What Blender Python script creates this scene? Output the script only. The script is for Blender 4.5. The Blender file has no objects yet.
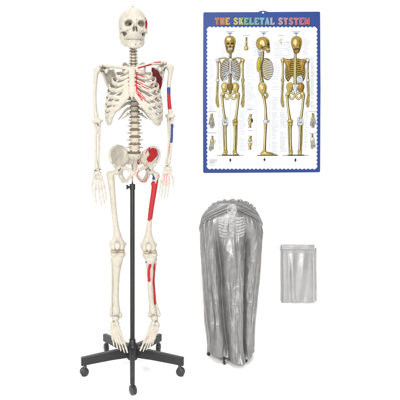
import bpy, math, random
import numpy as np
from mathutils import Vector

random.seed(7)
RNG = np.random.RandomState(11)
U = 0.005            # metres per unit (one unit = one photo pixel on the plane of the stand)
F = 448.0            # camera distance to that plane, in units
EYE = 213.3          # eye height above the floor, in units
AX, AY = 132.0, 155.0

sc = bpy.context.scene
COL = sc.collection

def C(px, py, d=0.0):
    """measured photo position at depth d -> units in the world"""
    s = (F + d) / F
    return np.array([(px - AX) * s, d, (AY - py) * s + EYE])

def to_px(P):
    """units -> photo position and depth (to lay out pigment on built surfaces)"""
    s = (F + P[:, 1]) / F
    return np.stack([P[:, 0] / s + AX, AY - (P[:, 2] - EYE) / s], 1), P[:, 1]

# ------------------------------------------------------------------ materials
def new_mat(name):
    m = bpy.data.materials.new(name); m.use_nodes = True
    nt = m.node_tree
    return m, nt, nt.nodes['Principled BSDF']

def link(nt, a, ao, b, bi): nt.links.new(a.outputs[ao], b.inputs[bi])

def noise_node(nt, scale, detail=4.0, rough=0.6):
    tc = nt.nodes.new('ShaderNodeTexCoord')
    n = nt.nodes.new('ShaderNodeTexNoise')
    n.inputs['Scale'].default_value = scale
    n.inputs['Detail'].default_value = detail
    n.inputs['Roughness'].default_value = rough
    link(nt, tc, 'Object', n, 'Vector')
    return n

def bump_node(nt, src, out, strength, dist, bsdf):
    b = nt.nodes.new('ShaderNodeBump')
    b.inputs['Strength'].default_value = strength
    b.inputs['Distance'].default_value = dist
    link(nt, src, out, b, 'Height')
    link(nt, b, 'Normal', bsdf, 'Normal')

def ramp(nt, src, out, c0, c1, p0=0.3, p1=0.7):
    r = nt.nodes.new('ShaderNodeValToRGB')
    r.color_ramp.elements[0].position = p0; r.color_ramp.elements[0].color = (*c0, 1)
    r.color_ramp.elements[1].position = p1; r.color_ramp.elements[1].color = (*c1, 1)
    link(nt, src, out, r, 'Fac')
    return r

def mat_bone():
    m, nt, b = new_mat('ivory_bone')
    n = noise_node(nt, 45, 5)
    r = ramp(nt, n, 'Fac', (0.345, 0.314, 0.255), (0.400, 0.374, 0.318), 0.28, 0.66)
    a = nt.nodes.new('ShaderNodeAttribute'); a.attribute_name = 'paint'
    mx = nt.nodes.new('ShaderNodeMix'); mx.data_type = 'RGBA'
    link(nt, a, 'Alpha', mx, 'Factor')
    nt.links.new(r.outputs['Color'], mx.inputs['A'])
    nt.links.new(a.outputs['Color'], mx.inputs['B'])
    nt.links.new(mx.outputs['Result'], b.inputs['Base Color'])
    b.inputs['Roughness'].default_value = 0.48
    b.inputs['Specular IOR Level'].default_value = 0.22
    n2 = noise_node(nt, 220, 5, 0.65)
    bump_node(nt, n2, 'Fac', 0.55, 0.0016, b)
    return m

def mat_plain(name, col, rough=0.5, metal=0.0, nscale=120, var=0.12, bump=0.15, bdist=0.0005, spec=0.5):
    m, nt, b = new_mat(name)
    n = noise_node(nt, nscale, 5)
    c0 = tuple(max(0, c * (1 - var)) for c in col); c1 = tuple(min(1, c * (1 + var)) for c in col)
    r = ramp(nt, n, 'Fac', c0, c1)
    nt.links.new(r.outputs['Color'], b.inputs['Base Color'])
    b.inputs['Roughness'].default_value = rough
    b.inputs['Metallic'].default_value = metal
    b.inputs['Specular IOR Level'].default_value = spec
    if bump: bump_node(nt, n, 'Fac', bump, bdist, b)
    return m

def mat_vcol(name, rough=0.4, spec=0.4, var=0.06):
    m, nt, b = new_mat(name)
    a = nt.nodes.new('ShaderNodeAttribute'); a.attribute_name = 'paint'
    n = noise_node(nt, 60, 4)
    r = ramp(nt, n, 'Fac', (1 - var,) * 3, (1.0,) * 3)
    mx = nt.nodes.new('ShaderNodeMix'); mx.data_type = 'RGBA'; mx.blend_type = 'MULTIPLY'
    mx.inputs['Factor'].default_value = 1.0
    nt.links.new(a.outputs['Color'], mx.inputs['A'])
    nt.links.new(r.outputs['Color'], mx.inputs['B'])
    nt.links.new(mx.outputs['Result'], b.inputs['Base Color'])
    b.inputs['Roughness'].default_value = rough
    b.inputs['Specular IOR Level'].default_value = spec
    return m

M_BONE = mat_bone()
M_TEETH = mat_plain('tooth_enamel', (0.345, 0.32, 0.265), 0.45, 0, 90, 0.05, 0.1)
M_DISC = mat_plain('tan_disc', (0.125, 0.085, 0.038), 0.6, 0, 150, 0.2, 0.3)
M_CART = mat_plain('yellowed_cartilage', (0.33, 0.28, 0.19), 0.5, 0, 150, 0.12, 0.3)
M_STEEL = mat_plain('brushed_steel', (0.36, 0.31, 0.26), 0.35, 0.9, 200, 0.15, 0.1)
M_BOLT = mat_plain('dark_hardware', (0.12, 0.11, 0.10), 0.45, 0.6, 200, 0.25, 0.2)
M_BLACK = mat_plain('black_powder_coat', (0.0085, 0.0095, 0.009), 0.45, 0.0, 120, 0.45, 0.35, 0.0004, 0.4)
M_WHEEL = mat_plain('black_nylon', (0.013, 0.013, 0.013), 0.38, 0, 200, 0.3, 0.15)
M_PRINT = mat_vcol('printed_paper', 0.5, 0.12, 0.02)
M_EMBLEM = mat_vcol('pale_print', 0.5, 0.3, 0.1)
M_WHITE = mat_plain('white_studio_sweep', (0.93, 0.93, 0.93), 0.7, 0, 8, 0.01, 0)

def mat_silver(name, lo, hi, metal=0.65, rough=0.40):
    m, nt, b = new_mat(name)
    n = noise_node(nt, 30, 6, 0.6)
    r = ramp(nt, n, 'Fac', lo, hi)
    nt.links.new(r.outputs['Color'], b.inputs['Base Color'])
    b.inputs['Roughness'].default_value = rough
    b.inputs['Metallic'].default_value = metal
    n2 = noise_node(nt, 70, 6, 0.65)
    bump_node(nt, n2, 'Fac', 0.18, 0.003, b)
    return m
M_SILVER = mat_silver('silver_cover_cloth', (0.160, 0.159, 0.155), (0.200, 0.198, 0.194))
M_PACKET = mat_silver('bright_folded_cloth', (0.275, 0.274, 0.27), (0.31, 0.308, 0.304), 0.75, 0.40)

# ------------------------------------------------------------------ objects
ORG = {}
def empty(name, loc_u, label, cat, group=None):
    o = bpy.data.objects.new(name, None); COL.objects.link(o)
    loc = np.array(loc_u, float) * U
    o.location = loc; o.empty_display_size = 0.05
    o['label'] = label; o['category'] = cat
    if group: o['group'] = group
    ORG[o.name] = loc
    return o

def make(name, V, faces, mat, parent=None, paint=None, smooth=True, label=None, cat=None, kind=None, center=None, facecol=None):
    """one mesh object; V in units in the world"""
    V = np.asarray(V, float) * U
    c = (V.min(0) + V.max(0)) / 2 if center is None else np.array(center, float) * U
    me = bpy.data.meshes.new(name)
    if isinstance(faces, np.ndarray):
        nf, k = faces.shape
        me.vertices.add(len(V)); me.vertices.foreach_set('co', (V - c).astype(np.float32).ravel())
        me.loops.add(nf * k); me.loops.foreach_set('vertex_index', faces.astype(np.int32).ravel())
        me.polygons.add(nf)
        me.polygons.foreach_set('loop_start', np.arange(0, nf * k, k, dtype=np.int32))
        me.update(calc_edges=True)
    else:
        me.from_pydata([tuple(v) for v in (V - c)], [], faces)
    me.validate()
    me.polygons.foreach_set('use_smooth', np.full(len(me.polygons), smooth))
    if paint is not None:
        at = me.color_attributes.new('paint', 'FLOAT_COLOR', 'POINT')
        at.data.foreach_set('color', np.asarray(paint, np.float32).ravel())
    me.materials.append(mat)
    o = bpy.data.objects.new(name, me); COL.objects.link(o)
    po = ORG[parent.name] if parent else np.zeros(3)
    o.location = c - po
    if parent: o.parent = parent
    ORG[o.name] = c
    if label: o['label'] = label
    if cat: o['category'] = cat
    if kind: o['kind'] = kind
    return o

# ------------------------------------------------------------------ implicit bones -> mesh
def surface_nets(G, org, h):
    s = G < 0
    nx, ny, nz = G.shape
    cnt = np.zeros((nx - 1, ny - 1, nz - 1), np.int8)
    for i in (0, 1):
        for j in (0, 1):
            for k in (0, 1):
                cnt += s[i:nx - 1 + i, j:ny - 1 + j, k:nz - 1 + k]
    act = (cnt > 0) & (cnt < 8)
    ids = -np.ones(act.shape, np.int64)
    ci = np.argwhere(act)
    ids[act] = np.arange(len(ci))
    acc = np.zeros((len(ci), 3)); num = np.zeros(len(ci))
    corners = [(i, j, k) for i in (0, 1) for j in (0, 1) for k in (0, 1)]
    val = {c: G[ci[:, 0] + c[0], ci[:, 1] + c[1], ci[:, 2] + c[2]] for c in corners}
    for a in corners:
        for ax in range(3):
            if a[ax]: continue
            b = list(a); b[ax] = 1; b = tuple(b)
            va, vb = val[a], val[b]
            m = (va < 0) != (vb < 0)
            t = np.where(m, va / np.where(m, va - vb, 1), 0)
            p = np.zeros((len(ci), 3)); p[:] = a
            p[:, ax] += t
            acc += np.where(m[:, None], p, 0); num += m
    V = org + h * (ci + acc / num[:, None])
    faces = []
    for ax in range(3):
        o1, o2 = [(1, 2), (2, 0), (0, 1)][ax]
        sl_a = [slice(None)] * 3; sl_b = [slice(None)] * 3
        sl_a[ax] = slice(0, -1); sl_b[ax] = slice(1, None)
        A, B = s[tuple(sl_a)], s[tuple(sl_b)]
        e = np.argwhere(A != B)
        e = e[(e[:, o1] > 0) & (e[:, o2] > 0) & (e[:, o1] < G.shape[o1] - 1) & (e[:, o2] < G.shape[o2] - 1)]
        inside = A[tuple(e.T)]
        q = []
        for (u, v) in ((0, 0), (-1, 0), (-1, -1), (0, -1)):
            c = e.copy(); c[:, o1] += u; c[:, o2] += v
            q.append(ids[tuple(c.T)])
        q = np.stack(q, 1)
        q[~inside] = q[~inside][:, ::-1]
        faces.append(q)
    Fc = np.concatenate(faces)
    return V, Fc[(Fc >= 0).all(1)]

class Sdf:
    def __init__(s): s.ops = []
    def cap(s, a, b, ra, rb=None, k=0.8, sub=False, flat=None):
        a = np.array(a, float); b = np.array(b, float); rb = ra if rb is None else rb
        R = max(ra, rb)
        def f(P):
            ab = b - a; L = max(ab @ ab, 1e-9)
            t = np.clip(((P - a) @ ab) / L, 0, 1)
            D = P - (a + t[..., None] * ab)
            if flat is not None:
                n, q = flat
                D = D + (D @ n)[..., None] * n * (q - 1)
            r = ra + (rb - ra) * t
            return np.sqrt((D * D).sum(-1)) - r
        s.ops.append((f, np.minimum(a, b) - R, np.maximum(a, b) + R, k, sub)); return s
    def chain(s, pts, rad, k=0.8, sub=False, flat=None, fine=0):
        if fine:
            Q = spline([np.append(p, r) for p, r in zip(pts, rad)], fine)
            pts, rad = list(Q[:, :3]), list(np.maximum(Q[:, 3], 0.3))
        for i in range(len(pts) - 1): s.cap(pts[i], pts[i + 1], rad[i], rad[i + 1], k, sub, flat)
        return s
    def ell(s, c, r, k=0.8, sub=False, rot=None):
        c = np.array(c, float); r = np.array(r, float) * np.ones(3)
        def f(P):
            D = P - c
            if rot is not None: D = D @ rot
            q = D / r; g = D / (r * r)
            l = np.sqrt((q * q).sum(-1)); m = np.sqrt((g * g).sum(-1))
            return np.where(m > 1e-9, l * (l - 1) / np.maximum(m, 1e-9), -r.min())
        e = r if rot is None else np.full(3, r.max())
        s.ops.append((f, c - e, c + e, k, sub)); return s
    def tri(s, a, b, c, r, k=0.6, sub=False):
        a, b, c = (np.array(v, float) for v in (a, b, c))
        nor = np.cross(b - a, a - c)
        def f(P):
            def seg(p0, p1):
                e = p1 - p0; D = P - p0
                t = np.clip((D @ e) / (e @ e), 0, 1)
                X = D - t[..., None] * e
                return (X * X).sum(-1)
            def side(p0, p1): return np.sign((P - p0) @ np.cross(p1 - p0, nor))
            sd = side(a, b) + side(b, c) + side(c, a)
            edge = np.minimum(np.minimum(seg(a, b), seg(b, c)), seg(c, a))
            pl = ((P - a) @ nor) ** 2 / (nor @ nor)
            return np.sqrt(np.where(sd < 2, edge, pl)) - r
        s.ops.append((f, np.minimum(np.minimum(a, b), c) - r, np.maximum(np.maximum(a, b), c) + r, k, sub)); return s
    def cyl(s, c, rx, ry, hz, waist=0.0, k=0.5, rnd=0.5):
        c = np.array(c, float)
        def f(P):
            D = P - c
            q = np.sqrt((D[..., 0] / rx) ** 2 + (D[..., 1] / ry) ** 2)
            dr = (q - 1) * min(rx, ry) + waist * (1 - np.clip(D[..., 2] / hz, -1, 1) ** 2)
            dz = np.abs(D[..., 2]) - hz
            h = np.clip(0.5 - 0.5 * (dz - dr) / rnd, 0, 1)
            return dz * (1 - h) + dr * h + rnd * h * (1 - h)
        e = np.array([rx, ry, hz])
        s.ops.append((f, c - e, c + e, k, False)); return s
    def mesh(s, h=0.4, smooth=1):
        pos = [o for o in s.ops if not o[4]]
        lo = np.min([o[1] for o in pos], 0) - 3 * h - 0.5
        hi = np.max([o[2] for o in pos], 0) + 3 * h + 0.5
        n = np.ceil((hi - lo) / h).astype(int) + 1
        G = np.full(n, 50.0)
        ax = [lo[i] + h * np.arange(n[i]) for i in range(3)]
        for f, a, b, k, sub in s.ops:
            m = k + 2.5 * h
            i0 = np.maximum(((a - m - lo) / h).astype(int), 0)
            i1 = np.minimum(np.ceil((b + m - lo) / h).astype(int) + 1, n)
            if (i1 <= i0).any(): continue
            sl = tuple(slice(i0[i], i1[i]) for i in range(3))
            P = np.stack(np.meshgrid(ax[0][sl[0]], ax[1][sl[1]], ax[2][sl[2]], indexing='ij'), -1)
            d = f(P); g = G[sl]
            if sub:
                d = -d
                t = np.clip(0.5 - 0.5 * (d - g) / k, 0, 1)
                G[sl] = d * (1 - t) + g * t + k * t * (1 - t)
            else:
                t = np.clip(0.5 + 0.5 * (g - d) / k, 0, 1)
                G[sl] = g * (1 - t) + d * t - k * t * (1 - t)
        V, Q = surface_nets(G, lo, h)
        for _ in range(smooth):
            A = np.zeros_like(V); w = np.zeros(len(V))
            for i in range(4):
                j = (i + 1) % 4
                np.add.at(A, Q[:, i], V[Q[:, j]]); np.add.at(w, Q[:, i], 1)
                np.add.at(A, Q[:, j], V[Q[:, i]]); np.add.at(w, Q[:, j], 1)
            V = V * 0.5 + 0.5 * A / np.maximum(w, 1)[:, None]
        return V, Q

def spline(pts, n):
    P = np.array(pts, float)
    P = np.vstack([2 * P[0] - P[1], P, 2 * P[-1] - P[-2]])
    out = []
    segs = len(P) - 3
    for t in np.linspace(0, segs - 1e-6, n):
        i = int(t); u = t - i
        p0, p1, p2, p3 = P[i], P[i + 1], P[i + 2], P[i + 3]
        out.append(0.5 * (2 * p1 + (p2 - p0) * u + (2 * p0 - 5 * p1 + 4 * p2 - p3) * u * u + (3 * p1 - p0 - 3 * p2 + p3) * u ** 3))
    return np.array(out)

def sweep(path, ra, rb, wide, nseg=14):
    """tube along path; ra half thickness, rb half height, wide = per point broad axis"""
    n = len(path)
    T = np.gradient(path, axis=0); T /= np.linalg.norm(T, axis=1)[:, None]
    W = wide - (wide * T).sum(1)[:, None] * T; W /= np.linalg.norm(W, axis=1)[:, None]
    N = np.cross(T, W)
    a = np.linspace(0, 2 * math.pi, nseg, endpoint=False)
    ra = np.broadcast_to(ra, n); rb = np.broadcast_to(rb, n)
    V = path[:, None] + N[:, None] * (np.cos(a)[None, :, None] * ra[:, None, None]) + W[:, None] * (np.sin(a)[None, :, None] * rb[:, None, None])
    V = V.reshape(-1, 3)
    fs = []
    for i in range(n - 1):
        for j in range(nseg):
            k = (j + 1) % nseg
            fs.append((i * nseg + j, i * nseg + k, (i + 1) * nseg + k, (i + 1) * nseg + j))
    fs.append(tuple(range(nseg))[::-1]); fs.append(tuple(range((n - 1) * nseg, n * nseg)))
    return V, fs

# pigment on bone -------------------------------------------------------------
RED = (0.29, 0.013, 0.016); MAROON = (0.12, 0.010, 0.017); BLUE = (0.024, 0.040, 0.15); PINK = (0.40, 0.15, 0.16)
BROWN = (0.16, 0.04, 0.025); VIOLET = (0.15, 0.135, 0.23); INK = (0.09, 0.075, 0.07); GREY = (0.22, 0.21, 0.20)
def pigment(V, strokes):
    """strokes: (photo points, radius, colour, depth range)"""
    px, d = to_px(V)
    out = np.zeros((len(V), 4)); out[:, :3] = 0.6
    wob = 0.45 * np.sin(px[:, 1] * 0.9 + px[:, 0] * 0.8) + 0.3 * np.sin(px[:, 1] * 1.9 - px[:, 0] * 1.5)
    for st in strokes:
        pts, r, col = st[0], st[1], st[2]
        d0, d1 = st[3] if len(st) > 3 else (-99, 99)
        best = np.full(len(V), 1e9)
        pts = np.array(pts, float)
        if len(pts) > 2: pts = spline(pts, len(pts) * 5)
        if len(pts) == 1: pts = np.vstack([pts, pts + 1e-3])
        for a, b in zip(pts[:-1], pts[1:]):
            e = b - a; t = np.clip(((px - a) @ e) / (e @ e), 0, 1)
            D = px - (a + t[:, None] * e)
            best = np.minimum(best, np.sqrt((D * D).sum(1)))
        al = np.clip((r + wob * (min(0.5, r * 0.16)) - best) / 0.3 + 0.5, 0, 1) * ((d > d0) & (d < d1))
        out[:, :3] = out[:, :3] * (1 - al[:, None]) + np.array(col) * al[:, None]
        out[:, 3] = np.maximum(out[:, 3], al)
    # keep colour pure where alpha is partial
    return out

def specks(region, n, r=0.28, col=INK, seed=1, drange=(-99, 99)):
    rg = random.Random(seed)
    x0, y0, x1, y1 = region
    return [([(rg.uniform(x0, x1), rg.uniform(y0, y1))], r * rg.uniform(0.8, 1.3), col, drange) for _ in range(n)]

def bone(name, sdf, parent, strokes=(), h=0.4, label=None, mat=None, smooth=1):
    V, Q = sdf.mesh(h, smooth)
    return make(name, V, Q, mat or M_BONE, parent, pigment(V, strokes), label=label)

# ================================================================== THE SKELETON
skel = empty('anatomical_skeleton', C(134.5, 172, 5), 'ivory human skeleton model with red and blue painted muscle areas, hung on a stand', 'skeleton model')

# ---- skull
YAW, PITCH = math.radians(9), math.radians(9)
def rot_head(P, c):
    cy, sy, cp, sp = math.cos(YAW), math.sin(YAW), math.cos(PITCH), math.sin(PITCH)
    x, y, z = P[:, 0], P[:, 1], P[:, 2]
    y2 = y * cp - z * sp; z2 = y * sp + z * cp
    x3 = x * cy - y2 * sy; y3 = x * sy + y2 * cy
    return np.stack([x3, y3, z2], 1) + c
HC = C(132.6, 23.4, 0)
def head_bone(name, sdf, parent, strokes=(), h=0.36, mat=None, smooth=1):
    V, Q = sdf.mesh(h, smooth)
    V = rot_head(V, HC)
    return make(name, V, Q, mat or M_BONE, parent, pigment(V, strokes))

S = Sdf()
S.ell((0, 2, 0.6), (14.3, 17.0, 14.8))
S.ell((0, -6, 1.0), (12.2, 11.6, 13.2), 2.5)
S.ell((0, 7, -6), (11.5, 11.5, 8.5), 3)
S.ell((0, -10.5, -4.0), (10.4, 6.6, 7.2), 2.5)            # upper face block
for sx in (-1, 1):
    S.ell((sx * 15.2, -8.5, -1.5), (3.2, 7.5, 6.5), 2.0, True)   # temporal hollow
for sx in (-1, 1):
    S.chain([(0, -16.4, 1.6), (sx * 6, -16.4, 2.0), (sx * 10.2, -13.6, 0.9), (sx * 11.4, -12, -2.4)], [1.5, 1.5, 1.5, 1.3], 2.0)
    S.chain([(sx * 11.4, -12, -1), (sx * 10.4, -13.4, -6.2), (sx * 6.5, -15.6, -7.0), (sx * 3, -16.6, -5)], [1.5, 1.9, 1.6, 1.2], 1.2)
    S.ell((sx * 9.6, -12.8, -8.0), (3.0, 3.2, 2.6), 1.4)
    S.chain([(sx * 10.6, -11.5, -8.4), (sx * 13.4, -6, -8.9), (sx * 13.2, 1, -7.4)], [1.6, 1.2, 1.5], 0.9)
    S.ell((sx * 10.4, 4, -12.5), (2.4, 3.2, 4.4), 1.5)
S.ell((0, -12.6, -12.0), (7.4, 6.0, 5.6), 2.0); S.ell((0, -11.0, -14.2), (9.3, 5.2, 2.8), 1.2)              # maxilla
S.ell((0, -14.8, -10.2), (4.4, 3.6, 4.5), 1.6)
S.chain([(0, -16.6, 0.8), (0, -18.6, -3.4)], [1.7, 1.3], 1.2)  # nasal bones
S.cap((0, -17.9, -10.2), (0, -17.0, -11.0), 0.7, 0.8, 0.8)     # nasal spine
for sx in (-1, 1):
    R = np.array([[math.cos(0.25 * sx), 0, math.sin(0.25 * sx)], [0, 1, 0], [-math.sin(0.25 * sx), 0, math.cos(0.25 * sx)]])
    S.ell((sx * 6.2, -16.6, -1.9), (3.5, 9.0, 2.9), 0.8, True, R)
    S.cap((sx * 5.2, -12, -2.1), (sx * 3.2, -5, -1.9), 1.7, 0.8, 0.8, True)
    for yy in (-19.5, -17.2, -15, -13):
        S.chain([(sx * 0.4, yy, -3.4), (sx * 1.2, yy, -6.6), (sx * 1.45, yy, -8.9)], [0.8, 1.2, 1.35], 0.4, True)
    S.ell((sx * 9.9, -8.4, -11.2), (1.9, 6.5, 2.9), 0.8, True)    # gap behind the cheek
    S.ell((sx * 5.6, -18.2, -8.3), 0.42, 0.25, True)
S.ell((0, -3, -20), (7, 9, 5), 1.5, True)
for sx in (-1, 1): S.chain([(sx * 5.2, -12.6, -15.4), (sx * 7.4, -9.8, -15.4), (sx * 9.0, -6.8, -15.2)], [1.7, 1.75, 1.7], 0.8)
S.tri((0, -16.4, -4.5), (0, -16.0, -9.4), (0, -11, -8), 0.22, 0.2)
skull = head_bone('skull', S, skel, [
    ([(146.2, 18.5), (146.6, 23), (146.8, 27.5)], 1.7, (0.20, 0.010, 0.026), (-14, 8)),
    ([(136.2, 19.5)], 0.55, INK, (-99, -8)), ([(131.0, 29.5)], 0.4, GREY, (-99, -8)), ([(124.2, 18.6)], 0.35, GREY, (-99, 0)),
    ([(139.2, 31.8), (140.6, 33.0)], 0.4, (0.17, 0.17, 0.24), (-99, -6)), ([(143.2, 31.0)], 0.45, BROWN, (-99, -6)),
    ([(120.4, 18.6)], 0.3, GREY, (-99, 3)), ([(137.5, 36.0)], 0.45, PINK, (-99, -6))], h=0.34)

J = Sdf()
J.chain([(-4.4, -15.6, -22.4), (0, -16.6, -22.6), (4.4, -15.6, -22.4)], [2.6, 2.8, 2.6], 1.0)
J.ell((0, -16.6, -23.8), (6.4, 2.0, 1.9), 1.5)
for sx in (-1, 1):
    J.chain([(sx * 4.4, -15.4, -22.2), (sx * 7.6, -9.4, -21.0), (sx * 10.2, -3.2, -18.8)], [2.7, 2.4, 2.2], 1.0)
    J.chain([(0, -15.7, -19.4), (sx * 4.2, -14.4, -19.2), (sx * 7.6, -10.4, -18.9), (sx * 9.4, -7.4, -18.5)], [1.8, 1.9, 1.9, 1.7], 1.2)
    J.tri((sx * 10.4, -3.5, -18.6), (sx * 9.5, -8.2, -17.0), (sx * 11.0, -5.5, -10.5), 1.0, 1.2)
    J.tri((sx * 10.6, -2.5, -18.4), (sx * 11.8, 0.6, -10), (sx * 11.2, -5.5, -10.0), 1.0, 1.2)
    J.cap((sx * 11.8, 0.8, -10.5), (sx * 11.6, 1.2, -8.6), 1.2, 1.5, 0.8)
    J.cap((sx * 11.2, -5.0, -12), (sx * 11.0, -5.0, -8.4), 1.0, 0.7, 0.8)
    J.ell((sx * 4.8, -18.2, -22.4), 0.5, 0.3, True)
jaw = head_bone('jaw', J, skull, [
    ([(135.6, 44.3)], 0.9, (0.22, 0.07, 0.08), (-99, -6)), ([(139.8, 43.2), (140.8, 44.3)], 0.4, BLUE, (-99, 0)),
    ([(146.2, 36.5), (145.6, 43.5)], 0.9, (0.09, 0.10, 0.22), (-30, 20)), ([(145.3, 44), (143.0, 47.4)], 0.7, (0.12, 0.13, 0.24), (-30, 20)),
    ([(141.5, 47.5)], 0.5, PINK, (-30, 5)), ([(138.5, 47.6)], 0.35, INK, (-30, 5))], h=0.34)

def teeth(z0, z1, ry, rx, yc, n, name):
    V, Fc = [], []
    for i in range(n):
        a = math.radians(-72 + 144 * (i + 0.5) / n)
        w = rx * math.radians(144 / n) * 0.52
        c = np.array([rx * math.sin(a), yc - ry * math.cos(a), 0])
        t = np.array([math.cos(a) * rx, math.sin(a) * ry, 0]); t /= np.linalg.norm(t)
        nn = np.array([t[1], -t[0], 0])
        zz = [z0, z0 + (z1 - z0) * 0.3, z0 + (z1 - z0) * 0.8, z1]
        tk = [0.55, 0.75, 0.7, 0.35]; ww = [0.72, 0.95, 0.97, 0.82]
        b = len(V)
        dz = 0.18 * math.sin(i * 2.3)
        for z, k, q in zip(zz, tk, ww):
            for (su, sv) in ((-1, -1), (-0.5, -1.25), (0.5, -1.25), (1, -1), (1, 1), (-1, 1)):
                V.append(c + t * w * q * su - nn * k * sv * -1 + np.array([0, 0, z + (dz if z == z1 else 0)]))
        for L in range(3):
            for j in range(6):
                k = (j + 1) % 6
                Fc.append((b + L * 6 + j, b + L * 6 + k, b + L * 6 + 6 + k, b + L * 6 + 6 + j))
        Fc.append(tuple(b + j for j in range(6))[::-1]); Fc.append(tuple(b + 18 + j for j in range(6)))
    make(name, rot_head(np.array(V), HC), Fc, M_TEETH, skull, smooth=False)
teeth(-14.6, -16.9, 5.5, 5.9, -11.4, 14, 'teeth')
teeth(-19.4, -17.0, 5.2, 5.5, -11.2, 14, 'teeth')
# eyelet on the crown
V, Q = Sdf().cap((0, 1, 14.5), (0, 1, 16.6), 0.9, 0.6).mesh(0.25)
make('crown_eyelet', rot_head(V, HC), Q, M_BOLT, skull)

# ---- spine
spine_pts = [(133.3, 47.6, 3.2), (133.3, 50.7, 2.6), (133.3, 53.7, 2.4), (133.4, 56.7, 2.8), (133.5, 59.7, 3.6), (133.5, 62.6, 4.8), (133.5, 65.4, 6.3)]
for i in range(9): spine_pts.append((133.6 + i * 0.1, 68.6 + i * 3.9, 7.8 + 5 * math.sin(i / 9 * math.pi * 0.8)))
spine_pts += [(134.5, 104.3, 10), (134.6, 109.0, 9), (134.7, 114.5, 8), (134.7, 120.2, 7), (134.8, 126.3, 6.2), (134.9, 133.3, 6), (134.9, 140.3, 6.3), (134.7, 147.9, 7.2)]
SP = [C(*p) for p in spine_pts]
path = spline([p + np.array([0, 5.2, 0]) for p in SP], 120)
V, fs = sweep(path, 0.7, 0.7, np.tile([1.0, 0, 0], (len(path), 1)), 10)
spine = make('spine', V, fs, M_BONE, skel, pigment(V, []))

def proto_cerv():
    s = Sdf().cyl((0, 0, 0), 2.7, 2.2, 0.95, 0.4)
    for sx in (-1, 1):
        s.chain([(sx * 2.2, 0.4, 0.5), (sx * 3.6, 0.2, 0.1), (sx * 4.6, 0.8, -0.7)], [0.75, 0.6, 0.85], 0.4)
        s.ell((sx * 2.5, -0.2, 0.9), (0.7, 0.9, 0.6), 0.4)
        s.chain([(sx * 2.8, 2, 0.2), (sx * 2.4, 4.6, 0), (0, 6.2, -0.4)], [0.9, 0.6, 0.5], 0.5)
        s.ell((sx * 3.0, 3, 0.5), (1.1, 1.2, 1.1), 0.5)
    s.cap((0, 6, -0.4), (0, 9, -1.4), 0.6, 0.5, 0.5)
    return s.mesh(0.22)
def proto_thor():
    s = Sdf().cyl((0, 0, 0), 3.7, 3.2, 1.65, 0.55)
    for sx in (-1, 1):
        s.chain([(sx * 2.2, 3, 0.6), (sx * 2.6, 5.4, 0.7), (sx * 6.4, 8.2, 1.4)], [1.0, 1.0, 0.9], 0.6)
        s.chain([(sx * 2.6, 5.4, 0.4), (0, 7.6, 0)], [0.9, 0.7], 0.6)
    s.cap((0, 7.5, 0), (0, 13, -4.5), 0.9, 0.6, 0.6)
    return s.mesh(0.26)
def proto_lumb():
    s = Sdf().cyl((0, 0, 0), 4.9, 3.8, 2.55, 0.85)
    for sx in (-1, 1):
        s.chain([(sx * 2.8, 3.6, 0.7), (sx * 3.0, 5.8, 0.6), (sx * 7.0, 6.6, 0.7)], [1.2, 1.15, 0.7], 0.7)
        s.ell((sx * 3.2, 7, -1.4), (1.2, 1.4, 2.4), 0.8)
        s.chain([(sx * 2.6, 6.2, 0.2), (0, 8.2, -0.4)], [1.1, 0.9], 0.7)
    s.tri((0, 8, 1.2), (0, 8, -1.8), (0, 13.5, -1.6), 0.7, 0.6)
    return s.mesh(0.28)
protos = {'c': proto_cerv(), 't': proto_thor(), 'l': proto_lumb()}
pm = {}
def vert_obj(key, c, sxyz, tint):
    V, Q = protos[key]
    tag = (key, tint)
    if tag not in pm:
        col = np.zeros((len(V), 4)); col[:, :3] = 0.6
        if tint:
            for sx in (-1, 1):
                dd = np.linalg.norm((V - np.array([sx * 3.3, -2.2, 0.2])) * np.array([1, 0.7, 0.6]), axis=1)
                al = np.clip((0.75 - dd) / 0.3 + 0.5, 0, 1)
                col[:, :3] = col[:, :3] * (1 - al[:, None]) + np.array((0.30, 0.12, 0.10)) * al[:, None]
                col[:, 3] = np.maximum(col[:, 3], al * (0.9 if sx > 0 else 0.45))
        o = make('vertebra', V, Q, M_BONE, None, col, center=(0, 0, 0))
        pm[tag] = o.data
    else:
        o = bpy.data.objects.new('vertebra', pm[tag]); COL.objects.link(o)
    o.parent = spine; o.location = c * U - ORG['spine']; o.scale = sxyz
    return o
dV, dQ = Sdf().cyl((0, 0, 0), 5.0, 3.8, 0.8, -0.25, rnd=0.4).mesh(0.25)
disc_me = None
def disc_obj(c, sxyz):
    global disc_me
    if disc_me is None:
        o = make('spinal_disc', dV, dQ, M_DISC, None, center=(0, 0, 0)); disc_me = o.data
    else:
        o = bpy.data.objects.new('spinal_disc', disc_me); COL.objects.link(o)
    o.parent = spine; o.location = c * U - ORG['spine']; o.scale = sxyz
for i, c in enumerate(SP):
    if i < 7: vert_obj('c', c, (0.74 + 0.03 * i + 0.05 * (i % 2), 0.95, 1.22), False)
    elif i < 19:
        k = (i - 7) / 11; vert_obj('t', c, (0.82 + 0.38 * k, 0.9 + 0.25 * k, 0.92 + 0.35 * k), False)
    else:
        k = (i - 19) / 4; vert_obj('l', c, (0.95 + 0.26 * k, 0.95 + 0.15 * k, 0.86 + 0.18 * k), True)
    if i < len(SP) - 1:
        m = (c + SP[i + 1]) / 2
        wx = 0.46 + 0.03 * i if i < 7 else (0.80 + 0.022 * (i - 7) if i < 19 else 1.06 + 0.05 * (i - 19))
        disc_obj(m, (wx, wx, 0.55 if i < 7 else (0.7 if i < 17 else 1.15)))
disc_obj(C(134.4, 152.2, 7.5), (1.3, 1.2, 1.2))

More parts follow.
